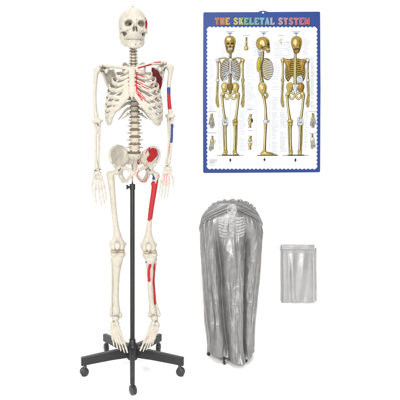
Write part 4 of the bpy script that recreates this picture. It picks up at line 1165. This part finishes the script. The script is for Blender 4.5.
def skull_front(p, cx, cy):
    half = [(x, y + cy) for x, y in ((0, -8.0), (2.6, -7.5), (4.6, -5.6), (5.3, -2.6), (4.9, 0.4), (4.5, 2.4), (3.9, 5.0), (3.4, 7.2), (2.0, 8.6), (0, 8.9))]
    shape(p, mir(half, cx, 1)[:-1] + mir(half, cx, -1)[::-1][:-1], (0.33, 0.22, 0.035), YEL)
    p.oval(cx - 1.4, cy - 4.9, 2.0, 1.5, LITE)
    for s in (-1, 1):
        p.oval(cx + s * 2.2, cy - 0.3, 1.5, 1.25, DARK); p.oval(cx + s * 2.3, cy + 0.2, 0.8, 0.6, SHADE)
        p.stroke([(cx + s * 4.3, cy + 1.6), (cx + s * 3.1, cy + 2.6), (cx + s * 3.2, cy + 5.6)], [0.5, 1.1, 0.4], DARK)
        p.stroke([(cx + s * 1.0, cy + 1.6), (cx + s * 3.2, cy + 1.5)], 0.35, LITE)
    p.poly([(cx, cy + 0.6), (cx + 1.0, cy + 3), (cx, cy + 3.3), (cx - 1.0, cy + 3)], DARK)
    p.stroke([(cx - 2.3, cy + 4.6), (cx, cy + 4.8), (cx + 2.3, cy + 4.6)], 1.5, PALE); p.stroke([(cx - 2.4, cy + 4.7), (cx + 2.4, cy + 4.7)], 0.3, DARK)
    for q in range(-2, 3): p.stroke([(cx + q, cy + 4), (cx + q, cy + 5.5)], 0.15, DARK)
    p.stroke([(cx - 2.4, cy + 7.6), (cx, cy + 8.2), (cx + 2.4, cy + 7.6)], 0.4, DARK)
def hand2d(p, x, y, s, L=10):
    p.oval(x, y, 1.4, 1.0, DARK); p.oval(x, y, 1.05, 0.7, OCH)
    for q, dl in ((-1.4, -3), (-0.6, -0.6), (0.2, 0), (1.0, -0.8)):
        bone2d(p, [(x + q * 0.7, y + 0.6), (x + q + s * 0.2, y + (L + dl) * 0.5), (x + q * 1.1 + s * 0.8, y + L + dl)], 0.6, edge=0.4)
        p.stroke([(x + q - 0.4 + s * 0.2, y + (L + dl) * 0.5), (x + q + 0.4 + s * 0.2, y + (L + dl) * 0.5)], 0.25, DARK)
def front_back(p, back):
    X = 294.9 - 229.9 if back else 0.0
    cx = 230.2 + X; cy = 44.2
    # dim inside of the chest behind the ribs
    chest = [(2.5, 59.5), (6.5, 60.6), (9.4, 66), (10.2, 73), (9.4, 78.5), (7.0, 81.6), (4.6, 78), (1.6, 73.5)]
    for s in (-1, 1): shape(p, mir(chest, cx, s), (0.26, 0.22, 0.15) if not back else (0.13, 0.09, 0.03), None, False, 0.35)
    bone2d(p, [(cx, 52), (cx, 58)], 2.2)
    bone2d(p, [(cx, 58), (cx - 0.1, 75), (cx, 88)], 2.5 if not back else 2.9)
    for y in np.arange(53.2, 88, 1.5):
        p.stroke([(cx - 1.35, y), (cx + 1.35, y + 0.1)], 0.45, DARK)
        if y > 57: p.stroke([(cx - 2.0, y + 0.6), (cx + 2.0, y + 0.7)], 0.35, SHADE if not back else YEL)
    if back: p.stroke([(cx + 0.1, 54), (cx, 84)], 0.45, LITE)
    for s in (-1, 1):
        for i in range(10):
            y = 60 + i * 1.95; w = [5.5, 7.4, 8.6, 9.3, 9.8, 10.0, 10.0, 9.6, 8.6, 7.2][i]
            if not back: pts = [(cx + s * 1.6, y + (1.6 if i < 6 else -1 - (i - 6) * 1.2)), (cx + s * w * 0.55, y + 2.5 - (i > 6) * 0.6), (cx + s * w, y + 0.6), (cx + s * (w - 0.6), y - 1.2)]
            else: pts = [(cx + s * 1.6, y - 1.2), (cx + s * w * 0.55, y - 1.0), (cx + s * w, y + 1.2), (cx + s * (w - 0.8), y + 2.6)]
            c = spline(pts, 14)
            p.stroke(c, 1.15, DARK); p.stroke(c, 0.72, (0.40, 0.31, 0.12) if not back else (0.30, 0.22, 0.05))
            p.stroke(c[:8], 0.62, PALE if not back else YEL); p.stroke(c[8:12], 0.4, CREAM)
        if not back:
            arch = spline([(cx + s * 0.9, 72.5), (cx + s * 4.2, 77), (cx + s * 7.4, 81.4)], 8)
            p.stroke(arch, 1.5, DARK); p.stroke(arch, 0.85, PALE)
            bone2d(p, [(cx + s * 1.5, 59.4), (cx + s * 6, 58.0), (cx + s * 11.5, 58.8)], 1.0)
            p.stroke([(cx + s * 11, 60.5), (cx + s * 9.8, 63), (cx + s * 9.3, 67)], [1.8, 1.5, 0.6], (0.30, 0.15, 0.03))
        else:
            shape(p, mir([(3.8, 60.2), (11.4, 59.4), (9.8, 64), (6.4, 70.8), (4.8, 66)], cx, s), (0.40, 0.20, 0.025), (0.50, 0.32, 0.06))
            bone2d(p, [(cx + s * 4, 61), (cx + s * 9, 60), (cx + s * 12, 58.6)], 1.0)
        xs = cx + s * 12.6
        wh = (s < 0) != back
        shape(p, [(xs - 1.7, 59.6), (xs, 58.8), (xs + 1.6, 59.8), (xs + 1.3, 62), (xs - 1.1, 62)], PALE if wh else OCH, None if wh else LITE)
        bone2d(p, [(xs, 61.5), (xs - s * 0.2, 70), (xs, 79.8)], 1.25, ends=0.6)
        shape(p, [(xs - 1.5, 79.6), (xs, 79.0), (xs + 1.5, 79.6), (xs + 1.2, 81.6), (xs - 1.2, 81.6)], PALE if wh else OCH)
        bone2d(p, [(xs + s * 0.2, 81.5), (xs + s * 0.9, 88), (xs + s * 0.9, 95.8)], 0.9, ends=0.3); bone2d(p, [(xs - s * 0.8, 81.5), (xs - s * 0.5, 88), (xs + s * 0.1, 95.8)], 0.75)
        hand2d(p, xs + s * 0.4, 96.8, -s * 0.9, 10.6)
        # pelvis: wing, pubic bar, ischial ring
        wingp = [(1.6, 84.6), (4.4, 82.6), (7.6, 83.6), (8.9, 86.6), (8.0, 89.8), (7.4, 92.4), (4.4, 92.0), (2.2, 89)]
        shape(p, mir(wingp, cx, s), OCH if (not back or s < 0) else (0.33, 0.15, 0.02), LITE if not back else (0.52, 0.36, 0.06))
        ring_ = spline([(cx + s * 6.6, 92), (cx + s * 2.6, 93.4), (cx + s * 0.6, 95.2), (cx + s * 2.2, 98.6), (cx + s * 4.2, 98.8), (cx + s * 6.0, 96), (cx + s * 6.4, 92.6)], 22)
        p.stroke(ring_, 1.9, DARK); p.stroke(ring_, 1.25, OCH); p.stroke(ring_[2:16] - [0.2, 0.1], 0.4, LITE)
        hx = cx + s * 8.4; kx_ = cx + s * 5.0; ax_ = cx + s * 4.5
        shape(p, [(hx - s * 3.2, 92.2), (hx - s * 0.6, 92.6), (hx + s * 0.9, 93.6), (hx + s * 0.8, 96.4), (hx - s * 1.2, 97.2), (hx - s * 2.6, 95)], OCH, LITE)
        bone2d(p, [(hx - s * 0.2, 95.4), (hx - s * 1.1, 106), (kx_ + s * 0.3, 120.6)], 1.75, ends=0.55)
        shape(p, [(kx_ - 2.4, 120.4), (kx_, 119.0), (kx_ + 2.4, 120.4), (kx_ + 2.3, 122.6), (kx_, 122.0), (kx_ - 2.3, 122.6)], PALE if wh else OCH, None if wh else LITE)
        if wh: shape(p, [(kx_ - 2.5, 119), (kx_ - 1.4, 117.6), (kx_ - 1.2, 126), (kx_ - 2.6, 125)], PALE, None, False)
        if wh: shape(p, [(kx_ + 2.5, 119), (kx_ + 1.4, 117.6), (kx_ + 1.2, 126), (kx_ + 2.6, 125)], PALE, None, False)
        shape(p, [(kx_ - 2.3, 123.4), (kx_, 123.0), (kx_ + 2.3, 123.4), (kx_ + 1.4, 126.4), (kx_ - 1.4, 126.4)], OCH if not wh else PALE)
        if not back: p.oval(kx_, 121.0, 1.35, 1.5, DARK); p.oval(kx_, 120.9, 1.0, 1.15, CREAM if wh else YEL)
        bone2d(p, [(kx_ - s * 0.1, 125.4), (kx_ - s * 0.3, 138), (ax_ - s * 0.2, 151.6)], 1.7, ends=0.45); bone2d(p, [(kx_ + s * 1.9, 125.8), (kx_ + s * 1.6, 138), (ax_ + s * 1.4, 151.6)], 0.6)
        shape(p, [(ax_ - 1.6, 150.8), (ax_ + 1.6, 150.8), (ax_ + 1.4, 153.2), (ax_ - 1.4, 153.2)], OCH)
        if not back: shape(p, [(ax_ - s * 0.8, 152.4), (ax_ + s * 1.2, 152.6), (ax_ + s * 3.6, 154.4), (ax_ + s * 2.6, 155.0), (ax_ - s * 1.0, 154.8)], OCH, LITE)
        else: shape(p, [(ax_ - 1.2, 152.4), (ax_ + 1.2, 152.4), (ax_ + 1.4, 154.9), (ax_ - 1.4, 154.9)], OCH, LITE)
    shape(p, [(cx - 2.8, 85.2), (cx, 84.6), (cx + 2.8, 85.2), (cx + 1.6, 90), (cx, 94.4), (cx - 1.6, 90)], (0.20, 0.13, 0.025) if not back else PALE, None)
    if back: shape(p, mir([(1.6, 77), (6.0, 76), (7, 81.5), (2, 82.4)], cx, 1), (0.52, 0.58, 0.70), None, False, 0.25)
    if not back:
        shape(p, [(cx - 1.8, 58.8), (cx + 1.8, 58.8), (cx + 1.0, 62), (cx + 1.2, 70.5), (cx, 73.6), (cx - 1.2, 70.5), (cx - 1.0, 62)], (0.56, 0.55, 0.50), None)
        skull_front(p, cx - 0.2, cy)
    else:
        hx_ = cx + 1.2
        shape(p, [(hx_, 36.6), (hx_ + 3.8, 37.9), (hx_ + 5.2, 41.6), (hx_ + 4.7, 45.8), (hx_ + 3.4, 49.4), (hx_ + 2.6, 52.0), (hx_, 53), (hx_ - 2.6, 52.0), (hx_ - 3.4, 49.4), (hx_ - 4.7, 45.8), (hx_ - 5.2, 41.6), (hx_ - 3.8, 37.9)], (0.36, 0.24, 0.035), LITE)
        p.stroke([(hx_ - 4.2, 46), (hx_, 44.8), (hx_ + 4.2, 46)], 0.35, SHADE); p.stroke([(hx_ - 3.2, 49.6), (hx_, 48.8), (hx_ + 3.2, 49.6)], 0.9, DARK)
        shape(p, [(hx_ - 2.2, 50), (hx_ + 2.2, 50), (hx_ + 1.6, 53), (hx_ - 1.6, 53)], (0.30, 0.15, 0.02), None)
    p.stroke([(cx - 13, 155.4), (cx + 13, 155.4)], [0.35, 0.35], DARK); p.stroke([(cx - 8, 155.2), (cx + 9, 155.2)], 0.9, DARK)
    p.poly([(cx, 158), (cx + 1, 160), (cx, 162.2), (cx - 1, 160)], DARK)
p = Print(0.06); front_back(p, False); p.done('skeleton_drawing', chart, 'yellow skeleton drawn from the front')
p = Print(0.06); front_back(p, True); p.done('skeleton_drawing', chart, 'yellow skeleton drawn from behind')
# side view
p = Print(0.06)
shape(p, [(257.6, 48), (260.2, 48), (260.4, 58), (258.8, 60)], (0.50, 0.54, 0.62), None, False, 0.25)
bone2d(p, [(262.8, 51), (262.4, 58), (260.6, 66), (261, 76), (263.2, 84)], 2.5)
for y in np.arange(52.5, 84, 1.5): p.stroke([(260, y), (263.9, y + 0.3)], 0.4, DARK); p.stroke([(259.2, y + 0.5), (260.4, y + 0.2)], 0.5, SHADE)
cage_o = [(263.6, 59.4), (267.6, 58.6), (271.4, 62), (273.2, 68.6), (272.4, 75), (269.6, 79.4), (266, 79.6), (263, 76), (262.2, 68)]
shape(p, cage_o, (0.17, 0.15, 0.09), None, False, 0.5)
for i in range(11):
    y = 60.4 + i * 1.75; w = 5.3 * math.sqrt(max(0.08, 1 - ((y - 69) / 10.8) ** 2))
    c = spline([(267.6 - w, y - 1.0), (267.4, y + 0.6), (267.6 + w, y + 1.2)], 10); p.stroke(c, 0.85, CREAM); p.stroke(c[6:], 0.6, PALE)
shape(p, [(258.0, 58.6), (260.4, 58.8), (260.9, 64), (259.2, 71.6), (257.2, 70.4), (256.8, 64)], (0.48, 0.38, 0.03), (0.62, 0.54, 0.10))
shape(p, [(258.6, 85), (261, 82.4), (264.4, 83), (266.6, 86.6), (266.2, 91), (264.6, 94), (261, 93.6), (258.8, 90)], OCH, LITE)
ring_ = spline([(262.6, 93), (263.2, 97), (266, 97.8), (267.4, 95), (265.4, 92.6)], 14); p.stroke(ring_, 2.2, DARK); p.stroke(ring_, 1.2, OCH); p.oval(264.9, 94.9, 1.0, 0.9, PALE)
bone2d(p, [(263.6, 96), (265.4, 107), (265.9, 120.4)], 1.9, ends=0.5)
shape(p, [(263.6, 120.4), (266, 119.6), (268.2, 120.8), (267.6, 123), (264, 123)], PALE, None); p.oval(268.4, 121.2, 0.9, 1.3, DARK); p.oval(268.3, 121.2, 0.55, 0.9, CREAM)
bone2d(p, [(265.6, 124), (265.0, 138), (264.4, 151.6)], 1.95, ends=0.45); p.stroke([(266.2, 126), (265.8, 138), (265.0, 149)], 0.45, DARK)
shape(p, [(260.8, 153.6), (261.6, 151.8), (265.4, 151.4), (270, 152.8), (275.6, 154.2), (275.2, 155), (262, 155.1)], OCH, LITE); p.stroke([(266, 153), (272, 154.2)], 0.3, DARK)
p.stroke([(257, 155.4), (278, 155.4)], 0.7, DARK); p.poly([(264.4, 157.6), (265.4, 159.6), (264.4, 161.6), (263.4, 159.6)], DARK)
shape(p, [(256.2, 43.6), (257.4, 39.6), (261, 37.3), (265.4, 37.6), (268.6, 40.2), (269.4, 43.8), (269.6, 46.6), (269.8, 49.0), (269.6, 52.2), (267.2, 52.6), (265.2, 49.8), (261.4, 49.2), (257.6, 48)], (0.36, 0.24, 0.035), LITE)
p.oval(268.0, 44.6, 1.2, 1.3, DARK); p.stroke([(266.4, 49.4), (269.6, 49.2)], 1.1, PALE); p.stroke([(266.4, 49.4), (269.6, 49.2)], 0.25, DARK); p.stroke([(261.2, 47.4), (264, 46.6), (267, 46.4)], 0.6, DARK); p.oval(262.4, 47.8, 0.7, 0.8, DARK)
p.done('skeleton_drawing', chart, 'yellow skeleton drawn from the side')
# detail drawings
def cluster(p, cx, cy, rx, ry, n, seed, stem):
    r = random.Random(seed)
    if stem: bone2d(p, [(cx + stem * 0.3, cy - ry - 2.6), (cx, cy - ry * 0.3)], 1.9)
    p.oval(cx, cy, rx, ry, (0.14, 0.13, 0.10))
    for i in range(n):
        a = r.uniform(0, 6.28); q = math.sqrt(r.random()) * 0.82
        x, y = cx + rx * q * math.cos(a), cy + ry * q * math.sin(a); w = r.uniform(0.5, 1.0)
        p.oval(x, y, w + 0.22, w * 1.5 + 0.22, DARK, 10, r.uniform(-0.5, 0.5)); p.oval(x, y, w, w * 1.5, r.choice([LITE, OCH, PALE, PALE, (0.66, 0.64, 0.52)]), 10, r.uniform(-0.5, 0.5))
def hand_detail(p, cx, cy, s, pale):
    bone2d(p, [(cx + s * 0.5, cy - 8.4), (cx + s * 0.3, cy - 4.2)], 1.4, edge=0.4); bone2d(p, [(cx - s * 0.9, cy - 7.6), (cx - s * 0.8, cy - 4.2)], 0.8, edge=0.4)
    for q in range(5):
        x0 = cx + s * (q - 2) * 0.75; x1 = cx + s * (q - 2) * 1.35; y1 = cy + (2.6, 5.6, 6.4, 5.8, 4.2)[q]
        c = [(x0, cy - 2.6), (x0 * 0.4 + x1 * 0.6, cy + 0.4), (x1, y1)]
        bone2d(p, c, 0.8, PALE if (q + pale) % 3 else OCH, CREAM, edge=0.42)
        for u in (0.45, 0.72): p.stroke([(x0 + (x1 - x0) * u - 0.5, cy - 2.6 + (y1 - cy + 2.6) * u), (x0 + (x1 - x0) * u + 0.5, cy - 2.6 + (y1 - cy + 2.6) * u)], 0.3, DARK)
    for a, b in ((-1.6, -3.6), (-0.5, -4.0), (0.7, -3.9), (1.7, -3.4), (-1.0, -2.5), (0.1, -2.7), (1.2, -2.4)): p.oval(cx + s * a, cy + b, 0.8, 0.75, DARK, 10); p.oval(cx + s * a, cy + b, 0.5, 0.48, LITE if pale else CREAM, 10)
def foot_detail(p, cx, cy, s, pale):
    bone2d(p, [(cx + s * 0.2, cy - 9.0), (cx + s * 0.2, cy - 5.4)], 1.7, edge=0.45)
    shape(p, [(cx - 1.8, cy - 4.6), (cx + s * 0.6, cy - 5.6), (cx + 2.2, cy - 4.4), (cx + 1.6, cy - 1.8), (cx - 1.4, cy - 1.6)], OCH if not pale else PALE, LITE, edge=0.4)
    if not pale: shape(p, [(cx + s * 2.0, cy - 5.2), (cx + s * 3.4, cy - 4.4), (cx + s * 3.2, cy - 2.2), (cx + s * 1.8, cy - 2.4)], PALE, None, False, 0.35)
    for q in range(5):
        x0 = cx + (q - 2) * 0.75; x1 = cx - s * 0.7 + (q - 2) * 0.95; y1 = cy + 6.0 - abs(q - 1) * 0.7
        bone2d(p, [(x0, cy - 1.6), (x1, cy + 2.6), (x1, y1)], 0.72, PALE if (q + pale) % 2 else CREAM, CREAM, edge=0.42)
        p.stroke([(x1 - 0.45, cy + 2.8), (x1 + 0.45, cy + 2.8)], 0.35, DARK)
    for a, b in ((-1.2, -1.6), (0.0, -1.9), (1.2, -1.5)): p.oval(cx + a, cy + b, 0.75, 0.7, DARK, 10); p.oval(cx + a, cy + b, 0.48, 0.45, LITE, 10)
def joint_detail(p, cx, cy, k):
    bone2d(p, [(cx + 0.3, cy - 6.6), (cx, cy - 1.6)], 1.9, ends=0.4); bone2d(p, [(cx, cy + 1.8), (cx - 0.4, cy + 6.8)], 1.9, ends=0.4)
    shape(p, [(cx - 2.2, cy - 1.8), (cx + 0.4, cy - 2.8), (cx + 2.3, cy - 1.4), (cx + 2.0, cy + 1.6), (cx - 0.4, cy + 2.4), (cx - 2.0, cy + 1.2)], PALE, None, True, 0.45)
    shape(p, [(cx - 1.4, cy - 4.2), (cx + 1.4, cy - 4.0), (cx + 1.2, cy - 1.2 - k), (cx - 0.8, cy - 0.6)], OCH, LITE, edge=0.4); shape(p, [(cx - 1.5, cy + 0.6 + k), (cx + 0.9, cy + 0.4), (cx + 0.9, cy + 3.8), (cx - 1.5, cy + 4.0)], OCH, LITE, edge=0.4); shape(p, [(cx + 1.2, cy - 1.8), (cx + 2.6, cy - 1.2), (cx + 2.4, cy + 1.4), (cx + 1.4, cy + 1.0)], DARK if not k else PALE, None, False, 0.3)
for fn, cx, cy, a, b in ((hand_detail, 211.6, 122.0, 1, 0), (foot_detail, 212.0, 145.0, 1, 0), (joint_detail, 250.2, 120.8, 0, 0), (joint_detail, 250.2, 142.6, 1, 0), (hand_detail, 313.0, 121.6, -1, 1), (foot_detail, 312.4, 143.0, -1, 1)):
    p = Print(0.06)
    if fn is joint_detail: fn(p, cx, cy, a)
    else: fn(p, cx, cy, a, b)
    p.done('detail_drawing', chart)
p = Print(0.06)
bone2d(p, [(246.3, 37.4), (246.2, 41.6)], 1.5, ends=0.4); bone2d(p, [(246.2, 42.6), (246.1, 45.4)], 1.9, ends=0.3); shape(p, [(244.6, 46.4), (247.8, 46.4), (248.0, 49.6), (246.2, 50.2), (244.4, 49.6)], OCH, LITE)
p.done('detail_drawing', chart)
p = Print(0.06); p.stroke([(279.5, 42), (281, 39.6), (282.6, 39)], 1.7, DARK); p.stroke([(279.5, 42), (281, 39.6), (282.6, 39)], 1.1, LITE); p.stroke([(281.2, 42.2), (281.4, 44)], 1.2, OCH); p.done('detail_drawing', chart)
# fine print: too small to read in the photo
p = Print(0.05); r = random.Random(9)
def block(xa, xb, ya, yb, step=0.95, right=False, dens=0.95):
    y = ya
    while y < yb:
        if r.random() < dens:
            L = (xb - xa) * r.uniform(0.45, 1.0); x = xb - L if right else xa
            while L > 0.5:
                w = min(L, r.uniform(0.6, 2.0)); p.stroke([(x, y), (x + w * 0.5, y), (x + w, y)], 0.30, (0.46, 0.47, 0.50)); x += w + 0.3; L -= w + 0.3
        y += step * r.uniform(0.85, 1.25)
for b in ((209, 215, 60, 112, 1.15, False), (221, 224.5, 39, 57, 1.5, True), (237, 243, 40, 57, 1.5, False), (246, 256, 60, 112, 1.25, False), (217, 222, 111, 150, 1.6, True), (239, 247, 112, 135, 1.4, False),
          (239, 247, 138, 152, 1.6, False), (272, 282, 62, 90, 1.6, False), (272, 279, 96, 152, 1.3, False), (280, 288, 110, 128, 1.2, False), (280, 288, 132, 152, 1.2, False), (303, 310, 39, 56, 1.5, False),
          (310.5, 315.5, 58, 108, 1.1, False), (304, 309, 112, 150, 1.6, False), (274, 290, 40, 58, 2.2, False), (252, 257, 40, 57, 1.8, True), (286, 290.5, 42, 56, 1.7, True)):
    block(*b)
block(209.5, 218, 159.5, 166, 0.9, False)
for x, y, w in ((230, 31.6, 9), (264, 31.6, 9), (296, 31.6, 9), (246.2, 35.6, 7), (281, 35.6, 6), (212, 111.5, 8), (212, 132.8, 9), (250, 109.4, 5), (250, 130.6, 5), (312.6, 111.4, 8), (312.6, 133.2, 8)):
    p.stroke([(x - w / 2, y), (x, y), (x + w / 2, y)], 0.45, (0.40, 0.41, 0.44))
for x in (229.8, 263.6, 296.0):
    p.stroke([(x - 2.2, 33.2), (x + 2.2, 33.2)], 0.7, (0.10, 0.14, 0.28)); p.stroke([(x, 33.2), (x, 36.2)], [1.0, 0.3], (0.10, 0.14, 0.28))
for x, y0, y1 in ((230.6, 96, 154), (255.8, 96, 150), (269, 98, 150)): p.stroke([(x, y0), (x + 0.2, (y0 + y1) / 2), (x, y1)], 0.22, (0.5, 0.52, 0.56))
p.done('caption_print', chart)
# little dots of leader lines left out: sub-pixel in the photo

# ================================================================== FOLDED COVER
def slab(name, x0, x1, y0, y1, d0, d1, hf, parent, skew=0.0, nx=90, ny=130, **kw):
    xs = np.linspace(0, 1, nx); ys = np.linspace(0, 1, ny)
    X, Y = np.meshgrid(xs, ys)
    edge = np.minimum(np.minimum(X * (x1 - x0), (1 - X) * (x1 - x0)), np.minimum(Y * (y1 - y0), (1 - Y) * (y1 - y0)))
    rnd = np.clip(edge / 1.1, 0, 1); rnd = np.sqrt(1 - (1 - rnd) ** 2)
    wob = 0.35 * vnoise(Y * 7 + x0, X * 0 + 1, 4) * (np.abs(X - 0.5) * 2) ** 3 + 0.0
    wby = 0.35 * vnoise(X * 6 + y0, Y * 0 + 1, 9) * (np.abs(Y - 0.5) * 2) ** 3
    PX = x0 + (x1 - x0) * X + wob + skew * Y; PY = y0 + (y1 - y0) * Y + wby
    Dm = (d0 + d1) / 2
    dF = Dm + (d1 - Dm) * rnd - hf(X, Y) * rnd; dB = Dm + (d0 - Dm) * rnd
    s = (F + Dm) / F
    mk = lambda D: np.stack([(PX - AX) * s, D, (AY - PY) * s + EYE], -1).reshape(-1, 3)
    V = np.vstack([mk(dF), mk(dB)])
    idx = np.arange(nx * ny).reshape(ny, nx)
    q = np.stack([idx[:-1, :-1], idx[1:, :-1], idx[1:, 1:], idx[:-1, 1:]], -1).reshape(-1, 4)
    fs = np.vstack([q, q[:, ::-1] + nx * ny])
    rim = np.concatenate([idx[0, :-1], idx[:-1, -1], idx[-1, :0:-1], idx[:0:-1, 0]])
    r2 = np.roll(rim, -1)
    fs = np.vstack([fs, np.stack([rim, r2, r2 + nx * ny, rim + nx * ny], 1)])
    return make(name, V, fs, M_PACKET, parent, **kw)
def h_main(X, Y):
    g = lambda c, w: np.exp(-(c / w) ** 2)
    z = 3.2 * np.cos((X - 0.55) * 2.2) * np.cos((Y - 0.5) * 1.6)
    z += 2.0 * g(X - 0.70 + 0.26 * Y, 0.10) * np.clip(1.15 - Y, 0, 1) - 1.6 * g(X - 0.52 + 0.16 * Y, 0.10) * np.clip(1.1 - 0.8 * Y, 0, 1)
    z += 1.7 * g(X - 0.30 - 0.16 * (Y - 0.4) ** 2, 0.07) - 1.3 * g(X - 0.18 - 0.04 * Y, 0.06)
    z -= 1.5 * g(X - 0.80 + 0.20 * Y * Y, 0.08) * Y + 1.0 * g(X - 0.93, 0.03)
    z += 1.4 * g((Y - 0.90) - 0.08 * X, 0.06) * X - 1.0 * g(Y - 0.12, 0.03)
    z += 1.6 * vnoise(X * 3 + 3 + Y * 1.5, Y * 1.4, 14) + 0.5 * vnoise(X * 7 + Y * 2, Y * 3 + X * 2, 15)
    return 0.6 * z * sstep((Y + 0.02) / 0.5)
fold = slab('folded_cover', 281.2, 313.8, 245.2, 302.6, WD - 0.4, WD - 7.0, h_main, None, nx=140, ny=200,
            label='flat folded silver-grey cloth packet hanging on white backdrop under the chart', cat='folded cloth')
slab('under_fold', 305.0, 316.4, 247.6, 301.6, WD - 0.5, WD - 3.6, lambda X, Y: 0.8 * vnoise(X * 2, Y * 9, 31) + 0.5 * np.sin(Y * 9), fold, 0.3, 30, 120)
slab('top_flap', 281.0, 314.6, 244.4, 249.8, WD - 6.0, WD - 9.6, lambda X, Y: 0.9 * vnoise(X * 5, Y * 2, 33), fold, -0.3, 120, 30)

# ================================================================== CAMERA AND LIGHT
cam = bpy.data.cameras.new('camera'); co = bpy.data.objects.new('camera', cam); COL.objects.link(co)
co.location = (0, -F * U, EYE * U); co.rotation_euler = (math.radians(90), 0, 0)
cam.sensor_width = 36; cam.lens = 36 * F / 400
cam.shift_x = (200 - AX) / 400; cam.shift_y = -(200 - AY) / 400
cam.clip_start = 0.05; cam.clip_end = 100
sc.camera = co

w = bpy.data.worlds.new('World'); sc.world = w; w.use_nodes = True
bg = w.node_tree.nodes['Background']; bg.inputs['Color'].default_value = (1, 1, 1, 1); bg.inputs['Strength'].default_value = 0.48

def area(name, loc, aim, size, power, col=(1, 1, 1)):
    l = bpy.data.lights.new(name, 'AREA'); l.shape = 'RECTANGLE'; l.size, l.size_y = size; l.energy = power; l.color = col
    o = bpy.data.objects.new(name, l); COL.objects.link(o); o.location = loc
    o.rotation_euler = (Vector(aim) - Vector(loc)).to_track_quat('-Z', 'Y').to_euler()
area('added_overhead_fill', (0.6, -2.0, 9.5), (0.4, 0.0, 0), (4.5, 4.5), 500)  # added lamp out of view, lifts the floor and sweep to white
area('key_softbox', (-4.2, -6.0, 4.6), (0.2, 0, 0.9), (2.2, 2.2), 370, (1.0, 0.99, 0.965))
area('added_front_fill', (0.6, -6.2, 2.7), (0.45, 0, 0.8), (2.6, 2.2), 390)  # added lamp behind the camera, puts a broad highlight on the silver cover

sc.view_settings.view_transform = 'Standard'; sc.view_settings.look = 'None'; sc.view_settings.gamma = 1; sc.view_settings.exposure = 0
sc.render.film_transparent = False
